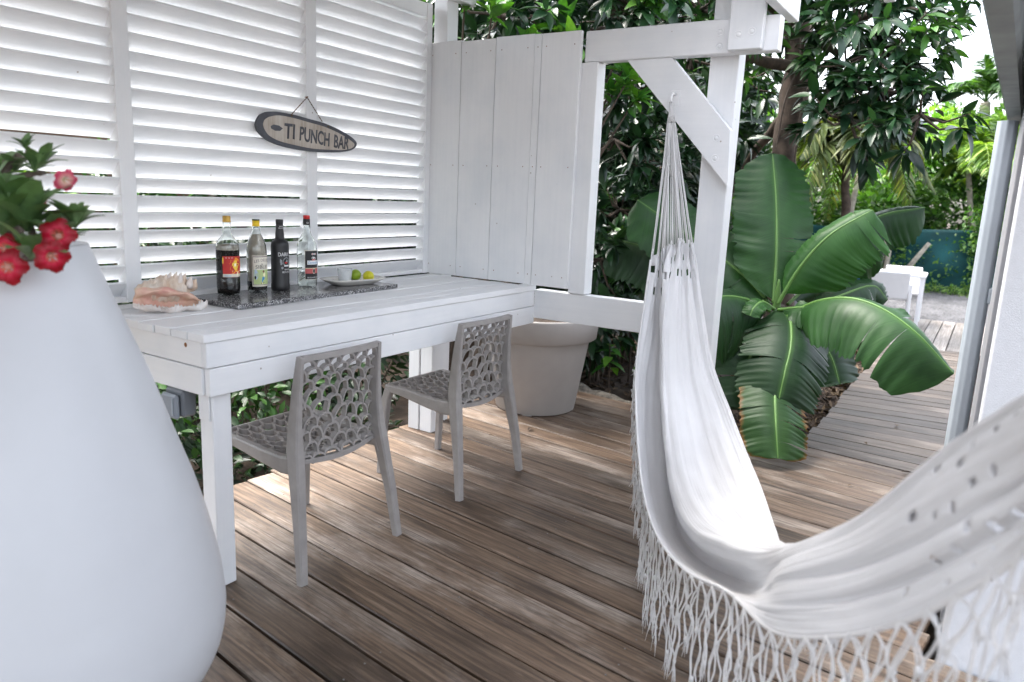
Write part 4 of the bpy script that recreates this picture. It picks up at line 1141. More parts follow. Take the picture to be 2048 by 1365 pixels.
# 2: squat bottle with yellow and green cap
t = bottle('bottle', 'cloudy bottle with yellow and green cap and cream illustrated label', -1.326, -0.182, None, None, None)
p2 = [(0.001, 0.004), (0.034, 0.0), (0.0395, 0.006), (0.041, 0.03), (0.041, 0.175), (0.0385, 0.197), (0.031, 0.222), (0.021, 0.243), (0.0162, 0.262), (0.0145, 0.288), (0.0145, 0.292)]
glass_shell(t, p2)
MB().lathe([(0.0, 0.012), (0.0365, 0.012), (0.038, 0.03), (0.038, 0.048), (0.0, 0.048)], 40).build('syrup', M['syrup'], t)
MB().lathe([(0.0379, 0.0485), (0.0379, 0.172), (0.0355, 0.196), (0.028, 0.221), (0.018, 0.243)], 40).build('residue', M['residue'], t)
MB().lathe([(0.0, 0.3005), (0.0145, 0.3005), (0.0150, 0.283), (0.0158, 0.281), (0.0158, 0.2765), (0.0145, 0.2765)], 32).build('cap', M['yellow_cap'], t)
MB().lathe([(0.0, 0.3055), (0.0148, 0.3055), (0.0153, 0.304), (0.0153, 0.3005), (0.0, 0.3006)], 32).build('cap_top', M['green_cap'], t)
lab = patch(MB(), 0.0416, -156, -24, 0.028, 0.158).build('paper_label', M['paper'], t)
patch(MB(), 0.0418, -152, -28, 0.034, 0.154).build('border', M['print_purple'], lab)
patch(MB(), 0.0420, -149, -31, 0.036, 0.151).build('picture', M['paper'], lab)
patch(MB(), 0.0421, -147, -33, 0.037, 0.098).build('picture', M['pale_green'], lab)
blob(MB(), 0.0422, -134, 0.078, 11, 0.022, 16, 0.1, 2).build('barrel', M['print_pale_blue'], lab)
blob(MB(), 0.0423, -138, 0.066, 5, 0.008, 12, 0.1, 2).build('barrel_mouth', M['print_black'], lab)
blob(MB(), 0.0422, -100, 0.043, 40, 0.006, 16, 0.2, 4).build('ground', M['pale_yellow'], lab)
fig = blob(MB(), 0.0424, -92, 0.062, 9, 0.008, 12, 0.25, 7)
blob(fig, 0.0424, -98, 0.052, 4, 0.008, 10, 0.2, 3).build('figure_trousers', M['print_blue'], lab)
fig = blob(MB(), 0.0424, -86, 0.077, 7, 0.010, 12, 0.2, 8).build('figure_shirt', M['pale_yellow'], lab)
fig = blob(MB(), 0.0425, -90, 0.091, 6, 0.006, 12, 0.2, 9)
blob(fig, 0.0425, -104, 0.042, 3, 0.003, 8); blob(fig, 0.0425, -90, 0.044, 3, 0.003, 8)
fig.build('figure_head_and_feet', M['print_brown'], lab)
wrap_text('LES DELICES', 0.0165, 0.0423, 0.138, -88, M['print_purple'], lab, 0.92, arc=-4.0 * -1)
wrap_text('de', 0.0105, 0.0423, 0.1215, -100, M['print_purple'], lab, 1.0, 0.2)
wrap_text('SIBLET', 0.0205, 0.0423, 0.1095, -92, M['print_black'], lab, 1.12)

# 3: black matt bottle
t = bottle('bottle', 'matt black rum bottle with white lettering between the two label bottles', -1.212, -0.192, None, None, None)
p3 = [(0.0, 0.0), (0.037, 0.0), (0.040, 0.004), (0.040, 0.024), (0.0382, 0.030), (0.0378, 0.19), (0.0365, 0.204), (0.031, 0.214), (0.0215, 0.220), (0.0188, 0.230), (0.0186, 0.240), (0.0162, 0.262), (0.0155, 0.285)]
MB().lathe(p3, 40).build('glass', M['black_matt'], t)
MB().lathe([(0.0148, 0.285), (0.0157, 0.286), (0.0157, 0.303), (0.0145, 0.305), (0.0, 0.305)], 32).build('cap', M['print_black'], t)
wrap_text('DARK SAIL', 0.0235, 0.0386, 0.157, -76, M['print_white'], t, 0.80)
em = blob(MB(), 0.0384, -86, 0.126, 26, 0.020, 28, 0.05, 3); em = em.build('emblem', M['print_grey'], t)
blob(MB(), 0.0385, -86, 0.126, 20, 0.0155, 24).build('emblem_disc', M['print_black'], em)
blob(MB(), 0.0386, -90, 0.122, 10, 0.004, 12, 0.3, 2).build('emblem_ship', M['red'], em)
blob(MB(), 0.0386, -84, 0.130, 8, 0.006, 12, 0.3, 3).build('emblem_sail', M['print_grey'], em)
patch(MB(), 0.0387, -104, -66, 0.106, 0.112).build('emblem_ribbon', M['print_white'], em)
for s in (-1, 1):
    blob(MB(), 0.0384, -86 + s * 36, 0.124, 8, 0.015, 16, 0.35, 5 + s).build('emblem_scroll', M['print_grey'], em)
    blob(MB(), 0.0384, -86 + s * 30, 0.100, 7, 0.006, 14, 0.4, 9 + s).build('emblem_scroll', M['print_grey'], em)
wrap_text('RHUM', 0.0095, 0.0385, 0.0925, -82, M['print_white'], t, 1.0)
wrap_text('BOLOGNE', 0.0105, 0.0385, 0.0815, -80, M['print_white'], t, 1.0)
wrap_text('RHUM', 0.0065, 0.0160, 0.2755, -102, M['print_white'], t, 0.9)
wrap_text('BOLOGNE', 0.0062, 0.0163, 0.2685, -102, M['print_white'], t, 0.85)

# 4: white rum with red and black cap
t = bottle('bottle', 'clear white rum bottle with red and black cap and black label', -1.056, -0.186, None, None, None)
p4 = [(0.001, 0.006), (0.036, 0.0), (0.0425, 0.006), (0.044, 0.02), (0.044, 0.178), (0.0425, 0.195), (0.036, 0.214), (0.025, 0.231), (0.0185, 0.246), (0.0165, 0.266), (0.0145, 0.290), (0.0145, 0.31)]
glass_shell(t, p4)
MB().lathe([(0.0005, 0.010), (0.0385, 0.011), (0.0405, 0.022), (0.0405, 0.073), (0.0005, 0.073)], 40).build('rum', M['rum'], t)
MB().lathe([(0.0, 0.322), (0.0135, 0.322), (0.0148, 0.320), (0.0148, 0.306), (0.0, 0.3061)], 32).build('cap', M['red'], t)
MB().lathe([(0.0148, 0.3058), (0.0150, 0.3055), (0.0156, 0.280), (0.0146, 0.2795)], 32).build('cap_sleeve', M['print_black'], t)
wrap_text('D', 0.010, 0.0158, 0.289, -112, M['print_white'], t, 1.5)
lab = patch(MB(), 0.0446, -144, -36, 0.038, 0.170).build('paper_label', M['paper'], t)
patch(MB(), 0.0448, -142, -38, 0.040, 0.167).build('panel', M['print_black'], lab)
for k, mm in enumerate((M['red'], M['print_white'], M['red'])):
    blob(MB(), 0.0450, -100 + 12 * k, 0.153, 5, 0.0045, 12).build('medal', M['print_white'], lab)
    blob(MB(), 0.0451, -100 + 12 * k, 0.153, 3.2, 0.0028, 10).build('medal', mm, lab)
blob(MB(), 0.0450, -90, 0.134, 15, 0.007, 18, 0.2, 4).build('crest', M['print_white'], lab)
blob(MB(), 0.0451, -90, 0.1275, 13, 0.003, 14, 0.1, 5).build('crest', M['red'], lab)
patch(MB(), 0.0450, -130, -50, 0.106, 0.124).build('name_panel', M['print_white'], lab)
wrap_text('Damoiseau', 0.0165, 0.0452, 0.1145, -90, M['print_blue'], lab, 0.8, 0.35)
patch(MB(), 0.0450, -142, -38, 0.066, 0.088).build('band', M['print_rose'], lab)
patch(MB(), 0.0449, -142, -38, 0.0885, 0.0905).build('band_edge', M['pale_yellow'], lab)
blob(MB(), 0.0452, -90, 0.077, 9, 0.013, 16).build('seal', M['paper'], lab)
blob(MB(), 0.0453, -90, 0.077, 7, 0.010, 16).build('seal', M['print_black'], lab)
wrap_text('DE GUADELOUPE', 0.0085, 0.0450, 0.0475, -90, M['print_white'], lab, 0.95)

# dish, glass, limes
dish = thing('serving_dish', 'oval dark dotted ceramic dish on the granite slab', 'dish', (-0.815, -0.235, ZT + 0.0008), R(-8))
K = 48
def oval(rx, ry, z):
    return [(rx * math.copysign(abs(math.cos(a)) ** 0.5, math.cos(a)), ry * math.copysign(abs(math.sin(a)) ** 0.5, math.sin(a)), z) for a in [2 * math.pi * k / K for k in range(K)]]
rings = [oval(0.005, 0.004, 0.0), oval(0.10, 0.05, 0.0), oval(0.112, 0.056, 0.003), oval(0.142, 0.075, 0.018), oval(0.160, 0.086, 0.027), oval(0.159, 0.085, 0.0295), oval(0.14, 0.072, 0.0215), oval(0.108, 0.054, 0.007), oval(0.005, 0.004, 0.006)]
vs = [v for r_ in rings for v in r_]
fs = [(i * K + k, i * K + (k + 1) % K, (i + 1) * K + (k + 1) % K, (i + 1) * K + k) for i in range(len(rings) - 1) for k in range(K)]
recalc(MB().add(vs, fs, True).build('body', M['ceramic'], dish))
dots = MB(); rg = random.Random(3)
for k in range(420):
    a = rg.uniform(0, 6.283); f = rg.uniform(0.0, 1.0) ** 0.5
    if f < 0.70:
        q = f / 0.70; x, y, z = 0.108 * q * math.cos(a), 0.054 * q * math.sin(a), 0.0073
        nx = 0.0
    else:
        q = (f - 0.70) / 0.30
        x, y, z = (0.108 + 0.045 * q) * math.cos(a), (0.054 + 0.027 * q) * math.sin(a), 0.0080 + 0.0185 * q
        nx = 0.35
    s_ = rg.uniform(0.0014, 0.0026)
    sl = nx * s_
    dots.add([(x - s_, y - s_ * 0.5, z + 0.0012 - sl * math.cos(a)), (x + s_, y - s_ * 0.7, z + 0.0012 + sl * math.cos(a)), (x + s_ * 0.5, y + s_, z + 0.0012 + sl * math.sin(a)), (x - s_ * 0.6, y + s_, z + 0.0012 + sl * math.sin(a))], [(0, 1, 2, 3)])
tag(dots.build('dot_pattern', M['dish_dots'], dish), kind='stuff')
gl = thing('tumbler', 'small frosted glass tumbler standing on the dish beside the limes', 'glass', (G['LIMES'][2][0], G['LIMES'][2][1], ZT + 0.0078))
gp = [(0.0005, 0.0), (0.027, 0.0), (0.029, 0.003), (0.0365, 0.064), (0.0345, 0.064), (0.0275, 0.012), (0.0005, 0.010)]
recalc(MB().lathe(gp, 32).build('glass', M['frosted'], gl))
MB().lathe([(0.0363, 0.060), (0.0370, 0.062), (0.0370, 0.0655), (0.0342, 0.0655), (0.0342, 0.062), (0.0363, 0.060)], 32).build('rim', M['frosted'], gl)
def lime(p, r, mat, label, rot):
    mb = MB()
    prof = [(0.0, r * 1.13), (r * 0.10, r * 1.10), (r * 0.2, r * 1.02)] + [(r * math.sin(a), r * math.cos(a)) for a in [0.3 + (math.pi - 0.6) * k / 12 for k in range(13)]] + [(r * 0.14, -r * 1.01), (0.0, -r * 1.04)]
    mb.lathe(prof, 20)
    o = mb.build('lime', mat); o.location = p; o.rotation_euler = rot
    return tag(o, label, 'lime', 'limes on the dish')
l1, l2 = Vector(G['LIMES'][0]), Vector(G['LIMES'][1])
lime((l1.x, l1.y, ZT + 0.0075 + 0.0282), 0.027, M['lime'], 'green lime partly behind the glass tumbler', (R(70), 0, R(20)))
lime((l2.x, l2.y, ZT + 0.0075 + 0.0285), 0.027, M['lime_yellow'], 'yellowish lime at the right end of the dish', (R(80), R(10), R(-50)))

# conch shell
conch = thing('conch_shell', 'pink and white conch shell lying at the left end of the bar', 'shell', (-1.782, -0.262, 0.9), R(-20)); conch.scale = (0.93, 0.93, 0.93)
mb = MB(); vs = []; fs = []
NU, NV = 44, 28
rg = np.random.default_rng(5)
for i in range(NU + 1):
    f = i / NU                                # 0 left (siphon end) .. 1 right (spire)
    x = -0.125 + 0.235 * f
    rad = 0.012 + 0.052 * math.sin(math.pi * min(1, f * 1.08)) ** 0.75 * (0.75 + 0.35 * f)
    if f > 0.80: rad *= 1 - 0.85 * ((f - 0.80) / 0.20)
    for k in range(NV):
        an = 2 * math.pi * k / NV
        r_ = rad * (1 + 0.05 * math.sin(9 * an + 12 * f))
        # knobs along the shoulder
        sh = max(0, math.cos(an - 1.9)) ** 6
        r_ += 0.016 * sh * max(0, math.sin(f * 34)) ** 2 * (f > 0.25)
        r_ += 0.004 * math.sin(f * 60 + 3 * an)
        y = r_ * math.cos(an) * 1.15; z = r_ * math.sin(an)
        vs.append((x * 0.94 + 0.004, y * 0.85 + 0.036, z * 0.92 + 0.078 - 0.004 * f))
for i in range(NU):
    for k in range(NV):
        fs.append((i * NV + k, i * NV + (k + 1) % NV, (i + 1) * NV + (k + 1) % NV, (i + 1) * NV + k))
fs += [tuple(range(NV))[::-1], tuple(NU * NV + k for k in range(NV))]
recalc(mb.add(vs, fs, True).build('body_whorl', M['conch_out'], conch))
# open mouth facing the deck: a concave scroll with a flared ruffled lip
def scroll(t0, t1, off, jag=0.0):
    sec = [(-0.030, 0.098), (-0.052, 0.088), (-0.040, 0.072), (-0.006, 0.060), (0.004, 0.044), (-0.014, 0.024), (-0.044, 0.010), (-0.064, 0.016), (-0.072, 0.034)]
    A, Bn = 44, 40
    rg = random.Random(4); jg = [0.5 * rg.uniform(-1, 1) + 0.9 * math.sin(i * 0.55) + 0.5 * math.sin(i * 1.3 + 1) for i in range(A + 1)]
    S2 = catmull(np.array(sec), 161)
    vs = []; fs = []
    for i in range(A + 1):
        f = i / A
        env = max(0.03, math.sin(math.pi * (0.04 + 0.93 * f)) ** 0.55)
        x0 = -0.132 + 0.258 * f
        for k in range(Bn + 1):
            g = t0 + (t1 - t0) * k / Bn
            y, z = S2[int(g * 160)]
            ci = (-0.030, 0.050 - 0.012 * f)
            y = ci[0] + (y - ci[0]) * env; z = ci[1] + (z - ci[1]) * (0.25 + 0.75 * env) + 0.045 * (0.5 - f) * (1 - g) - 0.004
            y += 0.004 * math.sin(23 * f + 5 * g) * g + 0.003 * math.sin(41 * f - 9 * g); z += 0.004 * math.sin(17 * f + 11 * g)
            e = max(0, (g - 0.72) / 0.28) ** 2
            y += -off + jag * jg[i] * e * 0.6 - 0.006 * e * math.sin(f * 19)
            z = max(0.003, z + jag * jg[(i * 5) % A] * e)
            vs.append((x0 + 0.016 * g * (f - 0.4) + 0.02 * (1 - g) * (0.4 - f), y, z))
    for i in range(A):
        for k in range(Bn):
            q = i * (Bn + 1) + k
            fs.append((q, q + 1, q + Bn + 2, q + Bn + 1))
    return vs, fs
v, f = scroll(0.0, 0.76, 0.0)
o = MB().add(v, f, True).build('mouth', M['conch_in'], conch)
md = o.modifiers.new('solid', 'SOLIDIFY'); md.thickness = 0.003
v, f = scroll(0.66, 1.0, 0.003, 0.008)
o = MB().add(v, f, True).build('lip', M['conch_lip'], conch)
md = o.modifiers.new('solid', 'SOLIDIFY'); md.thickness = 0.005
rgk = random.Random(8)
for k in range(9):
    f = k / 8
    x = -0.05 + 0.150 * f
    h = 0.016 + 0.014 * math.sin(math.pi * f)
    kz = 0.096 + 0.026 * math.sin(math.pi * min(1, 0.15 + f * 0.75))
    yy = 0.022 + rgk.uniform(-0.012, 0.010)
    MB().tube([(x, yy + 0.006, kz - 0.022), (x + 0.002, yy, kz - 0.004), (x + 0.006, yy - 0.004, kz + h * 0.6), (x + 0.010, yy - 0.006, kz + h)], [0.017, 0.014, 0.007, 0.0015], 8).build('knob', M['conch_lip'] if k % 2 else M['conch_out'], conch)

# ================================================================== HANGING SIGN
sign = thing('hanging_sign', 'oval painted wooden sign reading TI PUNCH BAR hung on the louvres', 'sign', (-0.9, -0.045, 1.6))
def smooth_loop(P, m=90):
    P = np.array(P + P[:3]); Q = catmull(P, (len(P) - 1) * 8 + 1)
    return [tuple(q) for q in Q[8:-16]]
out = smooth_loop(G['SIGN_OUT']); inn = smooth_loop(G['SIGN_IN'])
def SG(mb, name, mat):
    o = mb.build(name, mat, sign); o.location = (0.9, 0.045, -1.6); return o
brd = SG(MB().prism(out, 0.014, lambda u, v, w: (u, -0.031 - w, v)), 'board', M['sign_grey']); recalc(brd)
pan = SG(MB().prism(inn, 0.0012, lambda u, v, w: (u, -0.0452 - w, v)), 'painted_panel', M['sign_wood']); recalc(pan)
T = G['SIGN_T']
dx, dz = T[1][0] - T[0][0], T[1][1] - T[0][1]
ang = math.atan2(dz, dx); ln = math.hypot(dx, dz)
def sign_text(body, size, cx, cz, w, h):
    me = text_mesh(body, 0.1, 0.0, offset=0.0022)
    co = np.array([v.co[:] for v in me.vertices])
    lo, hi = co.min(0), co.max(0)
    for v in me.vertices:
        u = ((v.co.x - lo[0]) / (hi[0] - lo[0]) - 0.5) * w
        q = ((v.co.y - lo[1]) / (hi[1] - lo[1]) - 0.5) * h
        q += 0.002 * math.sin(u * 70)
        v.co = (cx + u * math.cos(ang) - q * math.sin(ang), -0.0470, cz + u * math.sin(ang) + q * math.cos(ang))
    me.materials.clear(); me.materials.append(M['sign_grey'])
    o = link('lettering', me, None, sign); o.location = (0.9, 0.045, -1.6)
    md = o.modifiers.new('solid', 'SOLIDIFY'); md.thickness = 0.0012; md.offset = 0
def along(f, q=0.0):
    return T[0][0] + dx * f - q * math.sin(ang), T[0][1] + dz * f + q * math.cos(ang)
sign_text('TI', 0, *along(0.035), 0.060, 0.066)
sign_text('PUNCH', 0, *along(0.44), 0.182, 0.064)
sign_text('BAR', 0, *along(0.90), 0.100, 0.061)
fx, fz = T[8]
fish = [(fx + 0.004, fz + 0.004), (fx + 0.02, fz + 0.012), (fx + 0.05, fz + 0.010), (fx + 0.07, fz + 0.0), (fx + 0.055, fz - 0.012), (fx + 0.028, fz - 0.014), (fx + 0.006, fz - 0.006)]
SG(MB().prism(fish, 0.0008, lambda u, v, w: (u, -0.0466 - w, v)), 'painted_fish', M['sign_grey'])
c = G['SIGN_CORD']
crd = MB()
def twist(a, b, n=26):
    P = [];
    a, b = Vector(a), Vector(b)
    for s_ in (0, math.pi):
        pts = []
        for k in range(n + 1):
            q = a.lerp(b, k / n); an = k * 1.1 + s_
            pts.append((q.x + 0.0013 * math.cos(an), q.y + 0.0013 * math.sin(an), q.z))
        crd.tube(pts, 0.0016, 5)
n0 = (c[1][0], -0.034, c[1][1])
twist((c[0][0], -0.047, c[0][1]), n0); twist(n0, (c[2][0], -0.047, c[2][1]))
for q in (c[3], c[4]):
    crd.tube([(q[0] - 0.004, -0.0475, q[1]), (q[0], -0.050, q[1] + 0.003), (q[0] + 0.004, -0.0475, q[1] - 0.001)], 0.003, 6)
SG(crd, 'cord', M['rope'])
SG(MB().tube([(c[1][0], -0.020, c[1][1] + 0.001), (c[1][0], -0.040, c[1][1] + 0.002)], 0.0022, 8), 'nail', M['rust'])

# ================================================================== BIG POTS
vase = thing('tall_vase', 'tall white teardrop vase in the left foreground', 'vase', (-2.600, -0.999, 0))
pts = [(0.0, 0.0), (0.15, 0.0), (0.205, 0.012), (0.262, 0.055), (0.305, 0.10), (0.346, 0.145), (0.386, 0.222), (0.4005, 0.30), (0.398, 0.37), (0.385, 0.46), (0.349, 0.615), (0.298, 0.775), (0.249, 0.928), (0.195, 1.075), (0.150, 1.200), (0.143, 1.222)]
q = catmull(np.array([(p[0], p[1]) for p in pts[1:]]), 90)
prof = [(0.0, 0.0)] + [tuple(p) for p in q] + [(0.140, 1.226), (0.128, 1.226), (0.124, 1.215), (0.132, 1.16), (0.05, 1.155), (0.0, 1.155)]
MB().lathe(prof, 72).build('body', M['vase'], vase)
MB().lathe([(0.0, 1.185), (0.08, 1.180), (0.128, 1.172)], 24).build('soil', M['soil'], vase)

pl = thing('round_planter', 'large taupe plastic planter standing behind the plank partition', 'planter', (0.735, -0.365, 0))
prof = [(0.0, 0.004), (0.255, 0.004), (0.262, 0.012), (0.335, 0.468), (0.338, 0.480), (0.372, 0.482), (0.380, 0.488), (0.392, 0.618), (0.388, 0.626), (0.370, 0.628), (0.362, 0.60), (0.345, 0.55), (0.0, 0.55)]
o = MB().lathe(prof, 64).build('body', M['planter'], pl)
MB().lathe([(0.0, 0.575), (0.2, 0.57), (0.356, 0.56)], 32).build('soil', M['soil'], pl)
for k in range(4):
    a = R(20 + 90 * k)
    b = MB().box(-0.03, 0.03, -0.006, 0.006, 0.0, 0.012, 0.001, Matrix.Translation((0.252 * math.cos(a), 0.252 * math.sin(a), 0)) @ Matrix.Rotation(a + math.pi / 2, 4, 'Z'))
    b.build('foot', M['planter'], pl)

# ================================================================== HAMMOCK
ham = thing('hammock', 'white cotton hammock with macrame fringe slung from the pergola brace', 'hammock', (-1.45, -2.28, 0.0))
HO = Vector((1.45, 2.28, 0.0))
ctrl = np.array(G['HAMMOCK'])                      # stations x 7 x 3
NS, NC = 230, 97
rows = np.array([catmull(ctrl[:, k], NS) for k in range(7)]).transpose(1, 0, 2)
grid = np.array([catmull(r_, NC) for r_ in rows])  # NS x NC x 3
# pleats near both ends, soft wrinkles elsewhere, along the surface normal
du = np.gradient(grid, axis=0); dv = np.gradient(grid, axis=1)
nr = np.cross(du, dv); nr /= np.maximum(np.linalg.norm(nr, axis=2, keepdims=True), 1e-9)
s_ = np.linspace(0, 1, NS)[:, None]; c_ = np.linspace(0, 1, NC)[None, :]
amp = 0.0026 + 0.011 * np.exp(-s_ / 0.10) + 0.003 * np.exp(-(1 - s_) / 0.16) - 0.0014 * (s_ > 0.55)
wr = np.sin(2 * math.pi * (6 * c_ + 0.55 * np.sin(3 * s_ + 1))) + 0.45 * np.sin(2 * math.pi * (13 * c_ + 0.8 * np.sin(5 * s_))) + 0.35 * np.sin(2 * math.pi * (3 * c_ + 2.1 * s_)) + 0.30 * np.sin(2 * math.pi * (23 * c_ + 1.3 * np.sin(7 * s_))) + 0.22 * np.sin(2 * math.pi * (17 * s_ + 2.5 * np.sin(5 * c_)))
amp = amp * np.clip(np.minimum(c_, 1 - c_) * 14 + 0.25, 0, 1)
near = np.clip((s_ - 0.55) / 0.12, 0, 1) * np.clip((1 - s_) / 0.1, 0, 1)
fold = np.exp(-((c_ - 0.17) / 0.018) ** 2) + 0.9 * np.exp(-((c_ - 0.30 - 0.03 * np.sin(6 * s_)) / 0.016) ** 2)
grid = grid + nr * ((amp * wr) - 0.016 * near * fold)[..., None]
I = np.arange(NS * NC).reshape(NS, NC)
F = np.stack([I[:-1, :-1], I[1:, :-1], I[1:, 1:], I[:-1, 1:]], -1)
keep = np.ones(F.shape[:2], bool)
# rows of drawn-thread openings at both headers
for i0 in (3, 8):
    for c0 in range(3, NC - 5, 7):
        keep[i0:i0 + 2, c0 + (i0 % 2) * 3:c0 + (i0 % 2) * 3 + 2] = False
rge = random.Random(11)
for i0 in range(163, 224, 6):
    for c0 in range(6, NC - 8, 11):
        if rge.random() < 0.55:
            a = c0 + rge.randint(0, 5); b = i0 + rge.randint(0, 2)
            keep[b:b + rge.choice((1, 1, 2)), a:a + rge.choice((2, 2, 3))] = False
cm = np_mesh('cloth', grid.reshape(-1, 3) + np.array(HO), F[keep].reshape(-1, 4), True)
at = cm.attributes.new('clothuv', 'FLOAT_VECTOR', 'POINT')
at.data.foreach_set('vector', np.stack([np.broadcast_to(c_, (NS, NC)), np.broadcast_to(s_, (NS, NC)), np.zeros((NS, NC))], -1).astype(np.float32).ravel())
cl = link('cloth', cm, M['cotton'], ham)
md = cl.modifiers.new('solid', 'SOLIDIFY'); md.thickness = 0.0022; md.offset = 0
# hanging cords at each end
def cords(end, hook, name, ncord=34):
    mb = MB()
    hook = np.array(hook)
    for k in range(ncord):
        a = grid[end, int((k + 0.5) / ncord * NC)]
        b = hook + np.array([rng.uniform(-0.006, 0.006), rng.uniform(-0.010, 0.010), rng.uniform(-0.012, 0.006)])
        m1 = a * 0.5 + b * 0.5 + (np.array([0, 0, -0.01]) if end else np.array([0, 0, -0.006])) + rng.normal(size=3) * 0.004
        knot = hook + (a - hook) * 0.10 + (hook - a) * 0.0
        mid_bundle = hook + (np.mean(grid[end], 0) - hook) * 0.13 + (a - np.mean(grid[end], 0)) * 0.18
        P = catmull([a, m1 * 0.75 + mid_bundle * 0.25, mid_bundle, b], 16) + np.array(HO)
        mb.tube([tuple(p) for p in P], 0.0025, 5)
    c = hook + (np.mean(grid[end], 0) - hook) * 0.115 + np.array(HO)
    dirv = np.mean(grid[end], 0) - hook; dirv /= np.linalg.norm(dirv)
    a1 = np.cross(dirv, [0.2, 0.9, 0.1]); a1 /= np.linalg.norm(a1); b1 = np.cross(dirv, a1)
    P = [tuple(c + 0.016 * (a1 * math.cos(t) + b1 * math.sin(t)) + dirv * 0.0011 * t) for t in np.linspace(0, 25, 70)]
    mb.tube(P, 0.0022, 5)
    mb.build(name, M['cotton_cord'], ham)
cords(0, G['HOOK_A'], 'hanging_cords')
cords(NS - 1, G['HOOK_B'], 'hanging_cords')
# eye knots where each cord meets the cloth
kn = MB()
for k in range(22):
    a = grid[0, int((k + 0.5) / 22 * NC)] + np.array(HO)
    kn.tube([tuple(a + np.array([0, 0, 0.012])), tuple(a), tuple(a - np.array([0, 0, 0.016]))], [0.003, 0.0055, 0.004], 6)
kn.build('header_knots', M['cotton_cord'], ham)
MB().tube([tuple(np.array(HO) + p) for p in grid[3:NS - 3:2, 0]], 0.0042, 6).build('hem', M['cotton_cord'], ham)
MB().tube([tuple(np.array(HO) + p) for p in grid[3:NS - 3:2, NC - 1]], 0.0035, 6).build('hem', M['cotton_cord'], ham)

# macrame fringe along the near hem: a net of crossing strand bundles with loose tassels
def fringe(rim, name, drop, step, seed, tail=0.6, spread=1.0):
    rg = np.random.default_rng(seed)
    # resample rim by arc length
    d = np.r_[0, np.cumsum(np.linalg.norm(np.diff(rim, axis=0), axis=1))]
    n = int(d[-1] / step)
    S_ = np.linspace(0.0, d[-1], n + 1)
    Q = np.stack([np.interp(S_, d, rim[:, k]) for k in range(3)], 1)
    mb = MB()
    ho = np.array(HO)
    out = np.array([-0.5, 0.866, 0])
    for i in range(1, n):
        t = (Q[min(i + 1, n)] - Q[i - 1]); th = t.copy(); th[2] = 0
        lt = np.linalg.norm(th); th = th / max(lt, 1e-6)
        dp = drop * rg.uniform(0.72, 1.15) * min(1, 0.25 + 2.2 * min(i, n - i) / n * 1.0)
        hang = Q[i] + out * 0.004
        for s in (-1, 1):
            for b in range(2):
                # zig between neighbouring columns: diamond net in the upper part, loose tail below
                j = rg.normal(size=(6, 3)) * np.array([0.0030, 0.0030, 0.004])
                sidev = th * step * 0.5 * s * spread
                kx = Q[int(np.clip(i + s, 0, n))]
                half = (Q[i] + kx) / 2
                p0 = hang + th * (b - 0.5) * 0.005
                p1 = half * 0.85 + hang * 0.15; p1 = p1 + np.array([0, 0, -dp * 0.20]); 
                p2 = hang + np.array([0, 0, -dp * 0.42])
                p3 = half * 0.55 + hang * 0.45 + np.array([0, 0, -dp * 0.62]) 
                p4 = hang + np.array([0, 0, -dp * 0.84])
                p5 = hang + np.array([0, 0, -dp * rg.uniform(0.98, 1.10)]) + th * s * 0.006
                P = [p0, p1 + j[1], p2 + j[2] * 0.5, p3 + j[3], p4 + j[4], p5 + j[5]]
                C = catmull(P, 15) + ho
                wig = np.cumsum(rg.normal(size=(15, 3)) * 0.0016, axis=0)
                mb.tube([tuple(c) for c in C + wig], [0.0021] * 11 + [0.0019, 0.0016, 0.0012, 0.0006], 5)
        # knot and frayed end
        for dz in (0.42, 0.84):
            k = hang + np.array([0, 0, -dp * dz]) + ho
            mb.tube([tuple(k + [0, 0, 0.007]), tuple(k), tuple(k - [0, 0, 0.009])], [0.0025, 0.0052, 0.003], 5)
        for q in range(5):
            k = hang + np.array([0, 0, -dp * 0.86]) + ho
            e = k + np.array([rg.normal() * 0.007, rg.normal() * 0.007, -dp * rg.uniform(0.10, 0.30)])
            mb.tube([tuple(k), tuple((k + e) / 2 + rg.normal(size=3) * 0.002), tuple(e)], [0.0012, 0.0010, 0.0004], 3)
    return tag(mb.build(name, M['cotton_cord'], ham), kind='stuff')
fringe(grid[26:NS - 8, 0], 'macrame_fringe', 0.29, 0.066, 3)
fringe(grid[40:NS - 20, NC - 1], 'macrame_fringe', 0.16, 0.07, 4)

# ================================================================== DESERT ROSE IN THE VASE
ad = thing('desert_rose', 'desert rose plant with crimson flowers growing in the tall vase', 'plant', (-2.60, -1.0, 1.18))
AO = np.array([2.60, 1.0, -1.18])
A = G['AD']
for b in A['br']:
    P = catmull(b, 22)
    P[0] = P[0] * 0.3 + np.array([-2.60, -1.0, 1.17]) * 0.7
    P += np.cumsum(rng.normal(size=P.shape) * 0.0012, axis=0)
    MB().tube([tuple(p + AO) for p in P], list(np.linspace(0.014, 0.0045, 22) * (1 + 0.15 * np.sin(np.arange(22) * 1.7))), 8).build('branch', M['twig'], ad)
MB().lathe([(0.0, 0.03), (0.02, 0.03), (0.04, 0.0), (0.05, -0.02), (0.0, -0.02)], 16).build('caudex', M['twig'], ad)
def obovate(seg=8):
    vs = []; fs = []
    for i in range(seg + 1):
        t = i / seg
        w = 0.175 * (math.sin(math.pi * min(1, t ** 1.55 * 0.98 + 0.02)) ** 0.8) + 0.012
        if i == seg: w = 0.07
        z = 0.10 * math.sin(t * 2.2) - 0.30 * t * t
        vs += [(t, -w, z + 0.22 * w), (t, -w * 0.5, z + 0.05 * w), (t, 0, z - 0.01), (t, w * 0.5, z + 0.05 * w), (t, w, z + 0.22 * w)]
    for i in range(seg):
        for k in range(4):
            a = 5 * i + k
            fs.append((a, a + 5, a + 6, a + 1))
    return vs, fs
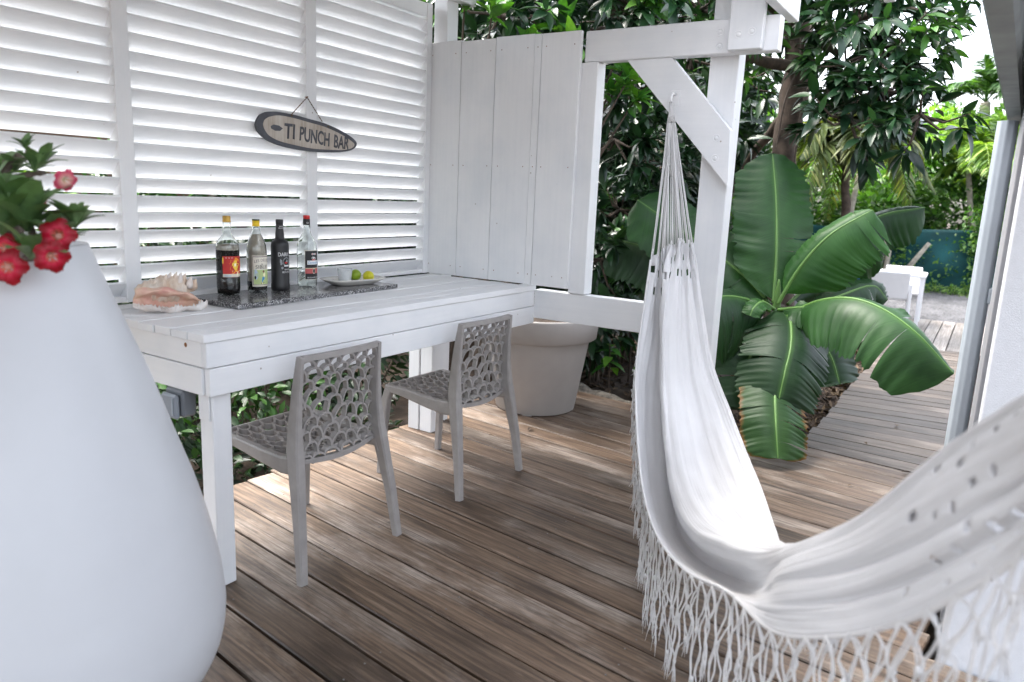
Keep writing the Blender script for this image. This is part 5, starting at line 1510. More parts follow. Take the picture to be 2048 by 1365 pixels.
v, f = obovate(); leafm = MB().add(v, f, True).mesh('leaf'); leafm.materials.append(M['adenium_leaf'])
rg = np.random.default_rng(12)
for (c, sz) in A['ros']:
    k = int(rg.integers(8, 12))
    ax = np.array([rg.normal() * 0.3 - 0.15, rg.normal() * 0.3 - 0.25, 1.0])
    for i in range(k):
        an = i * 2.4 + rg.uniform(0, 0.6); el = rg.uniform(0.35, 1.35)
        d = Vector((math.cos(an) * math.sin(el), math.sin(an) * math.sin(el), math.cos(el))) + Vector(ax) * 0.25
        o = link('leaf', leafm, None, ad)
        o.location = Vector(np.array(c) + AO)
        o.rotation_euler = d.to_track_quat('X', 'Z').to_euler()
        L = 0.098 * sz * rg.uniform(0.75, 1.15)
        o.scale = (L, L * rg.uniform(0.9, 1.15), L)
def flower_mesh(mat, name='flower'):
    """five broad petals flaring from a funnel, axis +z"""
    petals = []
    for p in range(5):
        vs = []; fs = []; uv = []
        A_, B_ = 9, 6
        for i in range(A_ + 1):
            t = i / A_
            for k in range(B_ + 1):
                s = (k / B_ - 0.5) * 2
                r = 0.0035 + 0.026 * max(0, t - 0.12) / 0.88
                wid = 0.42 + 0.22 * math.sin(math.pi * min(1, max(0, t - 0.15) / 0.85 * 0.86))
                if t > 0.88: wid *= 0.72
                an = 2 * math.pi * p / 5 + s * wid * (1.15 if t > 0.3 else 1.05)
                rr = r * (1 - 0.16 * s * s * (t > 0.8)) + 0.0012 * math.sin(8 * s + 3 * t) * t
                z = -0.030 * (1 - min(1, t / 0.35)) ** 1.3 - 0.010 * max(0, t - 0.45) ** 1.5 + 0.0022 * math.sin(5 * s + p) * t + 0.0015 * s
                vs.append((rr * math.cos(an), rr * math.sin(an), z)); uv.append((t, s, 0))
        for i in range(A_):
            for k in range(B_):
                a = i * (B_ + 1) + k
                fs.append((a, a + 1, a + B_ + 2, a + B_ + 1))
        me = bpy.data.meshes.new('petal'); me.from_pydata(vs, [], fs)
        me.polygons.foreach_set('use_smooth', [True] * len(fs))
        at = me.attributes.new('leafuv', 'FLOAT_VECTOR', 'POINT'); at.data.foreach_set('vector', np.array(uv, np.float32).ravel())
        me.materials.append(mat)
        petals.append(me)
    return petals
PET = flower_mesh(M['petal']); PETP = flower_mesh(M['petal_pale'])
def flower(pos, axis, petals, sc, throat):
    e = empty('flower', tuple(np.array(pos) + AO), 0, ad)
    e.rotation_euler = Vector(axis).to_track_quat('Z', 'Y').to_euler(); e.scale = (sc,) * 3
    for me in petals:
        link('petal', me, None, e)
    MB().lathe([(0.001, -0.055), (0.0035, -0.040), (0.0062, -0.028), (0.0060, -0.014), (0.0, -0.0145)], 10).build('funnel', throat, e)
    return e
CAMV = Vector((-0.8, -1.6, 0.15)).normalized()
M['funnel'] = plain('pinkish_flower_tube', (0.62, 0.36, 0.28), 0.5, var=0.15, bumps=0)
M['funnel_pale'] = plain('yellowish_flower_tube', (0.62, 0.60, 0.36), 0.5, var=0.15, bumps=0)
axes = [(-0.1, -0.9, 0.1), (-0.55, -0.9, 0.25), (-0.35, -1, -0.15), (-0.6, -0.8, 0.3), (-0.5, -1, 0.05), (0.7, -0.3, 0.6)]
for p, a, s in zip(A['flowers'], axes, (1.05, 1.2, 1.15, 1.0, 1.25, 0.75)):
    flower(p, Vector(a), PET, s, M['funnel'])
tr = A['trumpet']
flower(tr[1], Vector(np.array(tr[1]) - np.array(tr[0])) + Vector((0.0, -0.02, -0.015)), PETP, 0.85, M['funnel_pale'])

# ================================================================== BANANA PLANT
ban = thing('banana_plant', 'banana plant with huge torn leaves beside the timber path', 'plant', tuple(G['BANANA_FOOT']))
BO = -np.array(G['BANANA_FOOT'])
foot = np.array(G['BANANA_FOOT']); crown = np.array(G['BANANA_CROWN'])
P = catmull([foot + [0, 0, -0.05], foot * 0.6 + crown * 0.4, foot * 0.2 + crown * 0.8 , crown + [0, 0, 0.03]], 14)
MB().tube([tuple(p + BO) for p in P], list(np.linspace(0.10, 0.055, 14)), 14).build('stem', M['pseudostem'], ban)
def banana_leaf(pts, wl, wr, nhint, dl, dr, mat, tears=(), seed=0, wave=0.012, pet=0.06, tipround=0.10):
    """midrib pts; half widths wl/wr; nhint = facing of the upper side; dl/dr = droop angle of the halves (radians)"""
    rg = np.random.default_rng(seed)
    n = 84; mcol = 10
    C = catmull(pts, n) + BO
    T = np.gradient(C, axis=0); T /= np.linalg.norm(T, axis=1, keepdims=True)
    nh = np.array(nhint, float); nh /= np.linalg.norm(nh)
    side = np.cross(T, nh); side /= np.linalg.norm(side, axis=1, keepdims=True)      # right hand of travel
    N = np.cross(side, T)
    t = np.linspace(0, 1, n)
    prof = np.clip((t - pet) / 0.16, 0, 1) ** 0.6 * np.clip((1.0 - t) / tipround, 0, 1) ** 0.5
    prof *= 0.86 + 0.14 * np.sin(t * math.pi)
    root = empty('leaf', (0, 0, 0), 0, ban)
    rad = list(np.linspace(0.0125, 0.003, n))
    MB().tube([tuple(c - nn * 0.002) for c, nn in zip(C, N)], rad, 8).build('midrib', M['midrib'], root)
    wv = np.convolve(rg.normal(size=n + 12), np.ones(7) / 2.6, 'same')[6:6 + n]
    jg = {s: rg.normal(size=n) * 0.018 - (rg.random(n) < 0.10) * rg.uniform(0.02, 0.12, n) for s in (-1, 1)}
    for sgn, w, dr_, nm in ((-1, wl, dl, 'blade'), (1, wr, dr, 'blade')):
        if w <= 0: continue
        # tears: lists of (side, t, gap)
        cuts = sorted([x[1] for x in tears if x[0] == sgn])
        edges = [0] + [int(x * (n - 1)) for x in cuts] + [n - 1]
        mb_v = []; mb_f = []; uv = []
        for a, b in zip(edges[:-1], edges[1:]):
            if b - a < 1: continue
            base = len(mb_v)
            idx = list(range(a, b + 1))
            tilt = rg.uniform(-0.03, 0.03) if len(edges) > 2 else 0
            extra = rg.uniform(-0.10, 0.16) if len(edges) > 2 else 0
            for q, i in enumerate(idx):
                for k in range(mcol):
                    s = k / (mcol - 1)
                    ww = w * prof[i] * (1 + 0.02 * math.sin(i * 1.3 + seed) + jg[sgn][i] * s ** 3)
                    an = (dr_ + extra * 0.6) * (0.35 + 0.65 * s)
                    # integrate an arched half blade
                    lat = ww * s * math.cos(an * 0.8); dn = ww * s * math.sin(an * 0.8)
                    v = C[i] + side[i] * sgn * lat - N[i] * dn
                    v = v + N[i] * (0.010 * math.sin(math.pi * min(1, s * 1.6)) * ww / 0.25)
                    v = v + T[i] * (0.16 * ww * s * s + tilt * ww * s)               # veins sweep forward
                    v = v + N[i] * wave * s * (wv[i] * (0.3 + 0.7 * s) + 0.5 * math.sin(4.1 * s + i * 0.21 + seed))
                    # pull torn strips apart a little
                    if b < n - 1 and q > len(idx) - 4: v = v - T[i] * 0.0035 * s * s * (q - len(idx) + 4)
                    if a > 0 and q < 2: v = v + T[i] * 0.003 * s * s * (2 - q)
                    mb_v.append(tuple(v)); uv.append((t[i], sgn * s, 0))
            for q in range(len(idx) - 1):
                for k in range(mcol - 1):
                    p = base + q * mcol + k
                    mb_f.append((p, p + 1, p + mcol + 1, p + mcol))
        me = bpy.data.meshes.new(nm); me.from_pydata(mb_v, [], mb_f)
        me.polygons.foreach_set('use_smooth', [True] * len(mb_f))
        at = me.attributes.new('leafuv', 'FLOAT_VECTOR', 'POINT'); at.data.foreach_set('vector', np.array(uv, np.float32).ravel())
        me.materials.append(mat)
        link(nm, me, None, root)
    return root
Lf = G['BANANA']
TC = (-0.80, -0.55, 0.15)       # towards the deck
banana_leaf(Lf['L1'], 0.27, 0.255, (-0.85, -0.45, 0.1), 0.22, 0.22, M['banana'], [(-1, 0.56), (1, 0.33), (1, 0.41)], 1, pet=0.02, tipround=0.16)
banana_leaf(Lf['L2'], 0.12, 0.31, (-0.80, -0.35, 0.55), 0.9, 0.25, M['banana_fresh'], [(1, 0.86), (1, 0.93), (-1, 0.9)], 2, 0.008, pet=0.10)
banana_leaf(Lf['L3'], 0.05, 0.26, (-0.75, -0.6, 0.35), 0.9, 0.2, M['banana_dark'], [(1, 0.62)], 3, tipround=0.14)
banana_leaf(Lf['L3b'], 0.05, 0.28, (-0.75, -0.6, 0.1), 0.9, 0.35, M['banana_dark'], [(1, 0.7)], 4, tipround=0.2)
banana_leaf(Lf['L4'], 0.12, 0.33, (-0.45, -0.15, 0.9), 0.55, 0.75, M['banana'], [(1, 0.38), (1, 0.64), (1, 0.76), (-1, 0.62), (-1, 0.70), (-1, 0.8)], 5, 0.010, pet=0.05)
banana_leaf(Lf['L5'], 0.27, 0.27, (-0.75, -0.45, 0.55), 0.45, 0.45, M['banana_dark'], [(1, 0.34), (1, 0.5), (1, 0.66), (-1, 0.28), (-1, 0.42), (-1, 0.52), (-1, 0.62), (-1, 0.74)], 6, 0.008, pet=0.0, tipround=0.05)
banana_leaf(Lf['L6'], 0.20, 0.19, (-0.75, -0.5, 0.35), 0.30, 0.45, M['banana_old'], [(-1, 0.45), (-1, 0.62), (1, 0.5), (-1, 0.84)], 7, 0.009, pet=0.0)
banana_leaf(Lf['L7'], 0.29, 0.24, (-0.75, -0.6, 0.4), 0.25, 0.25, M['banana'], [(-1, 0.3), (1, 0.62)], 8, pet=0.05)
banana_leaf(Lf['L8'], 0.30, 0.12, (-0.65, -0.5, 0.6), 0.5, 0.4, M['banana_dark'], [(-1, 0.55), (-1, 0.72)], 9)
banana_leaf(Lf['L9'], 0.38, 0.12, (-0.5, -0.3, 0.85), 0.95, 0.4, M['banana_dark'], [(-1, 0.6)], 10)
banana_leaf(Lf['L10'], 0.10, 0.17, (-0.6, -0.4, 0.7), 0.5, 0.55, M['banana_dark'], [(1, 0.6)], 11)
banana_leaf(Lf['L13'], 0.22, 0.20, (-0.7, -0.5, 0.4), 0.4, 0.5, M['banana_dark'], [(1, 0.4), (-1, 0.55), (1, 0.7)], 14)
banana_leaf(Lf['L14'], 0.20, 0.22, (-0.7, -0.4, 0.6), 0.5, 0.45, M['banana_dark'], [(-1, 0.5), (1, 0.6)], 15)
banana_leaf(Lf['L11'], 0.06, 0.06, (-0.5, -0.3, 0.8), 0.2, 0.3, M['banana_fresh'], [], 12, 0.004)
banana_leaf(Lf['L12'], 0.08, 0.14, (-0.5, -0.3, 0.8), 0.3, 0.6, M['banana'], [(1, 0.5), (1, 0.7)], 13, 0.01)
# rolled young spike
P = catmull([crown + BO + [0, 0, -0.05], crown + BO + [-0.005, 0.0, 0.10], crown + BO + [-0.012, 0.0, 0.2]], 8)
MB().tube([tuple(p) for p in P], [0.030, 0.028, 0.026, 0.022, 0.018, 0.014, 0.010, 0.006], 10).build('petiole_sheath', M['midrib'], ban)

# ================================================================== THE BIG GLOSSY-LEAVED TREE
CAMP = np.array([-3.3624, -2.7710, 1.3737])
def plant_root(name, label, cat, loc, group=None):
    return thing(name, label, cat, tuple(loc), 0, group)
TB = np.array(G['TRUNK'][0]); TB = np.array([TB[0], TB[1], -0.14])
tree = plant_root('glossy_leaf_tree', 'broad tree with glossy dark green leaves behind the banana plant', 'tree', TB)
P = catmull([[TB[0], TB[1], -0.2]] + G['TRUNK'][1:], 30)
P += np.cumsum(rng.normal(size=P.shape) * 0.004, axis=0)
MB().tube([tuple(p - TB) for p in P], list(np.interp(np.linspace(0, 1, 30), [0, 0.1, 0.3, 0.5, 1.0], [0.19, 0.12, 0.095, 0.11, 0.09]) * (1 + 0.08 * np.sin(np.arange(30) * 1.9))), 14).build('trunk', M['bark'], tree)
for b in G['BRANCH']:
    P = catmull(b, 18) + np.cumsum(rng.normal(size=(18, 3)) * 0.007, axis=0)
    MB().tube([tuple(p - TB) for p in P], list(np.linspace(0.05, 0.012, 18)), 8).build('branch', M['bark'], tree)
# hanging vines
for k, (x, y) in enumerate(((0.05, -0.25), (-0.02, -0.12))):
    p0 = np.array(G['TRUNK'][5]) + [-0.2, -0.2 + 0.15 * k, 0.1]
    P = catmull([p0, p0 + [0.0, -0.05, -0.35], p0 + [-0.10 + 0.05 * k, 0.02, -0.7], p0 + [-0.06, 0.04, -1.15]], 20)
    MB().tube([tuple(p - TB) for p in P], 0.007, 6).build('vine', M['twig'], tree)
# leaf clusters: whorls at twig ends through the volume of each clump
LT = leaf_template(0.17, 0.30, 0.24, 5, 0.85)
Pa = []; Da = []; La = []; Ra = []
tw = MB()
rgt = np.random.default_rng(21)
for (c, r_) in G['CLUMPS']:
    c = np.array(c)
    n = int(26 * (r_ / 0.45) ** 2)
    C, d = in_ellipsoid(rgt, c, (r_, r_, r_ * 0.75), n, 0.25)
    AX = d * 0.7 + np.array([0, 0, 0.35]) + (CAMP - C) / np.linalg.norm(CAMP - C, axis=1, keepdims=True) * 0.35
    p, dd, L, rl = rosettes(C, AX, 8, 13, 0.155, rgt, 1.35, 0.45)
    Pa.append(p); Da.append(dd); La.append(L); Ra.append(rl)
    for q in C[::3]:
        m = c * 0.5 + q * 0.5 + np.array([0, 0, -0.05])
        tw.tube([tuple(c - TB), tuple(m - TB), tuple(q - TB)], [0.012, 0.008, 0.004], 5)
tag(tw.build('twigs', M['bark'], tree), kind='stuff')
Pa = np.concatenate(Pa); Da = np.concatenate(Da); La = np.concatenate(La); Ra = np.concatenate(Ra)
# leaves must not hang in front of the partition or over the deck
ok = (Pa[:, 0] > 0.35) & ~((Pa[:, 0] < 0.6) & (Pa[:, 2] < 2.3))
Pa, Da, La, Ra = Pa[ok], Da[ok], La[ok], Ra[ok]
dist = np.linalg.norm(Pa - CAMP, axis=1)
order = np.argsort(dist)
big = order[:300]; rest = order[300:]
v, f = leaf_template(0.17, 0.30, 0.24, 8, 0.85)
lm = np_mesh('leaf', v, f, True); lm.materials.append(M['tree_leaf'])
Fm = frames(Da, Ra)
for i in big:
    o = link('leaf', lm, None, tree)
    mt = Matrix([[*Fm[i][0], 0], [*Fm[i][1], 0], [*Fm[i][2], 0], [0, 0, 0, 1]])
    o.matrix_local = Matrix.Translation(Vector(Pa[i] - TB)) @ mt @ Matrix.Scale(La[i], 4)
ph = np.sin(Pa[rest][:, 0] * 3.1 + 1) + np.sin(Pa[rest][:, 1] * 4.3) + np.sin(Pa[rest][:, 2] * 5.0 + 2) + rgt.normal(size=len(rest)) * 0.5
yng = rest[ph > 1.35]; old = rest[ph <= 1.35]
tag(link('crown', leaves_mesh('crown', Pa[old] - TB, Da[old], La[old] * rgt.uniform(0.7, 1.25, len(old)), Ra[old], LT), M['tree_leaf'], tree), kind='stuff')
tag(link('young_leaves', leaves_mesh('young_leaves', Pa[yng] - TB, Da[yng], La[yng] * 0.8, Ra[yng], LT), M['shrub_leaf'], tree), kind='stuff')
# a fresh-leaved branch tip group of a lighter shrub above the partition
sh = plant_root('fresh_leaf_shrub', 'shrub with light green rosettes showing above the partition', 'shrub', (0.95, 0.6, -0.15))
SB = np.array([0.95, 0.6, -0.15])
C = np.array(G['FRESH']); 
p, dd, L, rl = rosettes(C, np.tile([[-0.45, -0.25, 0.8]], (len(C), 1)) + rgt.normal(size=C.shape) * 0.25, 11, 15, 0.165, rgt, 1.25, 0.22)
v, f = leaf_template(0.185, 0.30, 0.28, 8, 0.8)
fm = np_mesh('leaf', v, f, True); fm.materials.append(M['fresh_leaf'])
Fm = frames(dd, rl)
for i in range(len(p)):
    o = link('leaf', fm, None, sh)
    mt = Matrix([[*Fm[i][0], 0], [*Fm[i][1], 0], [*Fm[i][2], 0], [0, 0, 0, 1]])
    o.matrix_local = Matrix.Translation(Vector(p[i] - SB)) @ mt @ Matrix.Scale(L[i], 4)
for c in C:
    a = np.array([0.95, 0.6, -0.15]); m = np.array([c[0] * 0.6 + a[0] * 0.4, c[1] * 0.6 + a[1] * 0.4, c[2] * 0.55])
    Q = catmull([a, m, c], 10)
    MB().tube([tuple(q - SB) for q in Q], list(np.linspace(0.02, 0.005, 10)), 6).build('stem', M['bark'], sh)

# ================================================================== SHRUBS AND HEDGES
def bush(name, label, c, r_, n, mat, length, group=None, tm=None, stems=5, cat='shrub', seed=1, shell=0.2, up=0.6):
    rg = np.random.default_rng(seed)
    c = np.array(c, float); base = np.array([c[0], c[1], -0.16])
    root = plant_root(name, label, cat, base, group)
    C, d = in_ellipsoid(rg, c, r_, n, shell)
    keep = C[:, 2] > -0.12
    C, d = C[keep], d[keep]
    D = d + rg.normal(size=d.shape) * 0.6 + np.array([0, 0, up * 0.5])
    L = length * rg.uniform(0.6, 1.25, len(C))
    link('foliage', leaves_mesh('foliage', C - base, D, L, rg.uniform(-1, 1, len(C)), tm or leaf_template(0.24, 0.25, 0.2, 3)), mat, root)
    mb = MB()
    for k in range(stems):
        e, _ = in_ellipsoid(rg, c, np.array(r_) * 0.7, 1)
        b = base + [rg.normal() * 0.08, rg.normal() * 0.08, 0]
        m = b * 0.5 + e[0] * 0.5 + rg.normal(size=3) * 0.05
        Q = catmull([b, m, e[0]], 8)
        mb.tube([tuple(q - base) for q in Q], list(np.linspace(0.014, 0.004, 8)), 6)
    mb.build('stems', M['bark'], root)
    return root
g1 = 'shrubs growing under and behind the bar'
bush('leafy_shrub', 'bright leaved shrub beside the front bar leg', (-1.35, 0.62, 0.28), (0.42, 0.35, 0.45), 900, M['shrub_leaf'], 0.07, g1, seed=31)
bush('leafy_shrub', 'shrub behind the deck edge under the middle of the bar', (-0.65, 0.75, 0.30), (0.45, 0.4, 0.45), 800, M['shrub_leaf'], 0.075, g1, seed=32)
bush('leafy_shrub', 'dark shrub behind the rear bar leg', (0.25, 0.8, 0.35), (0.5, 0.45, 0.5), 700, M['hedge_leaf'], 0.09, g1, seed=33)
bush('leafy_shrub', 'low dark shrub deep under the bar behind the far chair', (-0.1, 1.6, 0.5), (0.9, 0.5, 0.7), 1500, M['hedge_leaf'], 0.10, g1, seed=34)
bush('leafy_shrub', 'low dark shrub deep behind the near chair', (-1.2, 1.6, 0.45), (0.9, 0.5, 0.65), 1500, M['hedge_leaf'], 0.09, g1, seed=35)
for k, (x, lb) in enumerate(((-1.75, 'low leafy plant at the deck edge left of the front bar leg'), (-1.25, 'low leafy plant at the deck edge behind the near chair seat'), (-0.75, 'low leafy plant at the deck edge between the two chairs'), (-0.28, 'low leafy plant at the deck edge left of the rear bar leg'))):
    bush('low_plant', lb, (x, 0.34, -0.06), (0.34, 0.24, 0.24), 420, M['hedge_leaf'] if k % 2 else M['shrub_leaf'], 0.065, g1, seed=90 + k, stems=4, cat='plant')
# screen of hedge behind the louvres
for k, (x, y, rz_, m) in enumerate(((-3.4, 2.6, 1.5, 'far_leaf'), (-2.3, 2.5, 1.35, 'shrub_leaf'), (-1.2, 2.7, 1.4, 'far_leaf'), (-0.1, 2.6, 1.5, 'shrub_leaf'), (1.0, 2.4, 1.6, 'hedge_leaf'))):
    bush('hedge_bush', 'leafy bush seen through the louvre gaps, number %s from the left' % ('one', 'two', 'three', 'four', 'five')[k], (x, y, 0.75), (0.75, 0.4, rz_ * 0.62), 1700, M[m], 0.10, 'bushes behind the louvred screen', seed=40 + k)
fence = thing('board_fence', 'brown board fence glimpsed behind the louvred screen', 'fence', (-1.5, 3.3, -0.2))
for k in range(13):
    MB().box(-2.8 + 0.01, 3.2, -0.012, 0.012, 0.05 + k * 0.15, 0.05 + k * 0.15 + 0.135, 0.003).build('fence_board', M['fence_wood'], fence)
for x in (-2.6, -0.8, 1.0, 2.9):
    MB().box(x, x + 0.09, 0.013, 0.10, -0.1, 2.0, 0.004).build('post', M['fence_wood'], fence)

# dark planting between the partition and the banana
g2 = 'dark planting behind the partition'
rgs = np.random.default_rng(77)
spots = [(1.55, 0.15, 0.5, 0.35), (2.0, -0.15, 0.45, 0.35), (1.9, 0.55, 1.0, 0.5), (2.5, 0.35, 0.6, 0.45), (2.9, 0.0, 1.1, 0.5), (2.4, 1.0, 1.6, 0.6), (3.3, 0.7, 1.7, 0.65), (1.6, 1.1, 1.7, 0.6), (3.6, -0.3, 0.6, 0.55), (3.4, 0.1, 1.9, 0.6)]
lab2 = ['low dark shrub right behind the planter', 'low dark shrub between planter and banana', 'dark shrub against the slatted shed', 'shrub half hidden by the hammock cords', 'dark shrub left of the tall banana leaf', 'tall dark shrub above the rail', 'tall dark shrub beside the tree trunk', 'tall dark shrub close behind the partition edge', 'low dark shrub behind the banana stem', 'tall dark shrub under the tree branches']
for k, (x, y, z, r_) in enumerate(spots):
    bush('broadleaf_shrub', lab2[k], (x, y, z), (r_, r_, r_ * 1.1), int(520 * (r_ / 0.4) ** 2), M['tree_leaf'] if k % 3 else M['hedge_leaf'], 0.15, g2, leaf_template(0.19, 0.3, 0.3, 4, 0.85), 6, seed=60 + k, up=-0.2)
# yellow-green young plants by the planter
for k, (x, y, z, h) in enumerate(((1.75, -0.42, -0.14, 0.42), (2.05, -0.62, -0.14, 0.30), (1.62, -0.1, -0.14, 0.40), (2.3, -0.35, -0.14, 0.65))):
    rt = plant_root('young_plant', ('yellow green young plant right of the planter', 'small young plant left of the hammock cloth', 'young plant touching the planter rim', 'taller young plant under the rail')[k], 'plant', (x, y, z), 'young plants beside the planter')
    MB().tube([(0, 0, 0), (0.01, 0.0, h * 0.6), (0.0, 0.01, h)], [0.009, 0.007, 0.004], 6).build('stem', M['bark'], rt)
    v, f = leaf_template(0.20, 0.3, 0.45, 8, 0.75)
    ym = np_mesh('leaf', v, f, True); ym.materials.append(M['fresh_leaf'])
    for q in range(9):
        an = q * 2.4 + k; zz = h * (0.55 + 0.05 * q)
        d = Vector((math.cos(an), math.sin(an), 0.25 - 0.12 * (9 - q) / 3))
        o = link('leaf', ym, None, rt); o.location = (0, 0, zz)
        o.rotation_euler = d.to_track_quat('X', 'Z').to_euler(); s_ = 0.15 * rgs.uniform(0.8, 1.2); o.scale = (s_, s_ * 1.3, s_)
# slatted shed deep in the planting
shed = thing('slatted_shed', 'weathered brown slatted shed wall glimpsed through the leaves', 'shed', (4.6, 1.6, -0.2))
sa = R(-57)
for k in range(24):
    b = MB().box(-1.3, 1.2, -0.012, 0.012, k * 0.105, k * 0.105 + 0.092, 0.002, Matrix.Rotation(sa, 4, 'Z') @ Matrix.Translation((0, 0, 0)))
    b.build('slat', M['shed_wood'], shed)
for x in (-1.25, -0.3, 0.7):
    MB().box(x, x + 0.09, -0.06, -0.013, 0, 2.55, 0.003, Matrix.Rotation(sa, 4, 'Z')).build('post', M['shed_wood'], shed)
# log edging and litter on the soil
log = thing('log_edging', 'old grey log lying along the deck edge behind the planter', 'log', (1.42, -0.55, -0.09))
Q = [(0.10, 0.62, 0.03), (0.02, 0.25, 0.02), (-0.06, -0.1, 0.0), (-0.10, -0.4, -0.01), (-0.10, -0.75, -0.03)]
Q = catmull(Q, 24) + rgs.normal(size=(24, 3)) * 0.006
MB().tube([tuple(q) for q in Q], list(0.075 + 0.012 * np.sin(np.arange(24) * 1.3)), 12).build('trunk_piece', plain('old_grey_log', (0.13, 0.115, 0.095), 0.95, var=0.6, scale=26, bumps=1.0), log)
n = 5200
P = np.stack([rgs.uniform(1.15, 5.6, n), -1.97 + rgs.uniform(0, 1, n) ** 1.4 * 3.0, np.zeros(n)], 1)
P[:, 2] = bedz(P[:, 0], P[:, 1]) + 0.012
D = rgs.normal(size=(n, 3)) * np.array([1, 1, 0.25])
tag(link('leaf_litter', leaves_mesh('leaf_litter', P, D, rgs.uniform(0.03, 0.10, n), rgs.uniform(-0.7, 0.7, n), leaf_template(0.2, 0.5, -0.3, 3)), M['litter']), 'dry leaf litter and chips covering the soil bed', 'litter', kind='stuff')
sp_ = thing('flower_pot', 'small pale grey flower pot standing on the soil behind the banana leaves', 'pot', tuple(G['SMALLPOT']))
MB().lathe([(0.0, 0.0), (0.06, 0.0), (0.078, 0.14), (0.085, 0.142), (0.088, 0.19), (0.08, 0.19), (0.07, 0.15), (0.0, 0.15)], 24).build('body', plain('pale_grey_pot', (0.42, 0.41, 0.40), 0.6), sp_)
MB().lathe([(0.0, 0.172), (0.075, 0.17)], 16).build('soil', M['soil'], sp_)
# fallen leaves on the deck and path
fl_m = leaf_template(0.26, 0.5, 0.15, 6); flm = np_mesh('leaf', fl_m[0], fl_m[1], True); flm.materials.append(M['litter'])
fls = [(1.86, -2.42, 0.05, 'curled brown leaf on the path below the arching banana leaf'), (0.95, -2.58, 0.045, 'dark dry leaf on the path near the house'), (1.35, -2.3, 0.03, 'tiny dry leaf in the middle of the path'), (-0.05, -1.98, 0.05, 'brown leaf on the deck near the banana tip'), (-0.35, -2.2, 0.07, 'twiggy dry leaf on the deck beside the hammock'), (0.28, -0.62, 0.05, 'curled dry leaf on the deck in front of the planter'), (0.0, -0.50, 0.03, 'small brown leaf on the deck behind the far chair'), (-0.02, -0.26, 0.06, 'yellowish dry leaf beside the rear bar leg'), (0.55, -2.35, 0.03, 'small dark leaf where deck meets path')]
for k, (x, y, s_, lb) in enumerate(fls):
    o = link('fallen_leaf', flm); o.location = (x, y, 0.008 + 0.10 * s_); o.rotation_euler = (0.2, -0.05, k * 1.9); o.scale = (s_, s_, s_)
    tag(o, lb, 'leaf', 'fallen leaves on the boards')

# ================================================================== FAR GARDEN
def palm(name, label, pts, nf, flen, mat, seed, trunk_r=0.05, group='palms in the far garden', updir=0.7, tmat='bark_pale', grav=0.55):
    rg = np.random.default_rng(seed)
    P = catmull(pts, 14); b = P[0].copy()
    root = plant_root(name, label, 'palm', b, group)
    MB().tube([tuple(p - b) for p in P], list(trunk_r * (1 + 0.06 * np.sin(np.arange(14) * 2.2)) * np.linspace(1.1, 0.9, 14)), 10).build('trunk', M[tmat], root)
    top = P[-1]
    tm = leaf_template(0.075, 0.3, 0.35, 4, 0.7)
    for k in range(nf):
        an = k * 2.4 + rg.uniform(-0.3, 0.3); el = rg.uniform(0.25, 1.25) if k > 2 else 0.15
        d = np.array([math.cos(an) * math.sin(el), math.sin(an) * math.sin(el), math.cos(el) * updir + 0.1])
        L = flen * rg.uniform(0.8, 1.15)
        e = top + d * L + np.array([0, 0, -grav * L * math.sin(el)])
        m = top + d * L * 0.55 + np.array([0, 0, 0.02])
        C = catmull([top, m, e], 26)
        fr = empty('frond', (0, 0, 0), 0, root)
        MB().tube([tuple(c - b) for c in C], list(np.linspace(0.014, 0.003, 26)), 5).build('rib', mat, fr)
        T = np.gradient(C, axis=0); T /= np.linalg.norm(T, axis=1, keepdims=True)
        sd_ = np.cross(T, [0, 0, 1]); sd_ /= np.maximum(np.linalg.norm(sd_, axis=1, keepdims=True), 1e-6)
        PP = []; DD = []; LL = []
        for i in np.linspace(4, 25, 50):
            c = C[int(i)] * (1 - i % 1) + C[min(int(i) + 1, 25)] * (i % 1)
            for s in (-1, 1):
                f = i / 25
                PP.append(c - b); DD.append(sd_[int(i)] * s * 0.9 + T[int(i)] * 0.75 + np.array([0, 0, 0.25 - 0.55 * rg.uniform(0.2, 1)]))
                LL.append(flen * 0.30 * math.sin(math.pi * min(1, 0.15 + 0.8 * f)) * rg.uniform(0.85, 1.1))
        PP, DD, LL = np.array(PP), np.array(DD), np.array(LL)
        link('leaflets', leaves_mesh('leaflets', PP, DD, LL, rg.uniform(-0.4, 0.4, len(PP)), tm), mat, fr)
    return root
Fr = G['FAR']
palm('palm', 'slender young palm with pale trunk behind the teal fence', [[Fr['palm1'][0][0], Fr['palm1'][0][1], -0.1]] + Fr['palm1'], 16, 1.55, M['palm_leaf'], 5)
palm('palm', 'palm with drooping olive fronds right of the banana plant', [[Fr['palm2'][0][0] + 0.5, Fr['palm2'][0][1] + 0.3, -0.1]] + Fr['palm2'][1:], 24, 1.25, M['palm_dry'], 6, 0.05, tmat='bark', grav=0.95)
palm('palm', 'yellow green palm half hidden by the house downpipe', [[Fr['palm3'][0][0], Fr['palm3'][0][1], -0.1]] + Fr['palm3'][1:], 13, 1.5, M['palm_leaf'], 7)
palm('palm', 'tall palm tuft against the sky beside the gutter', [[17.5, -2.4, -0.1], [17.3, -2.3, 2.2], [17.2, -2.2, 3.9]], 14, 1.4, M['far_leaf_dark'], 8, 0.12)
palm('palm', 'golden palm between the bushes and the banana leaf', [[11.5, -0.6, -0.1], [11.4, -0.55, 1.2], [11.4, -0.6, 2.0]], 13, 1.7, M['palm_leaf'], 9)
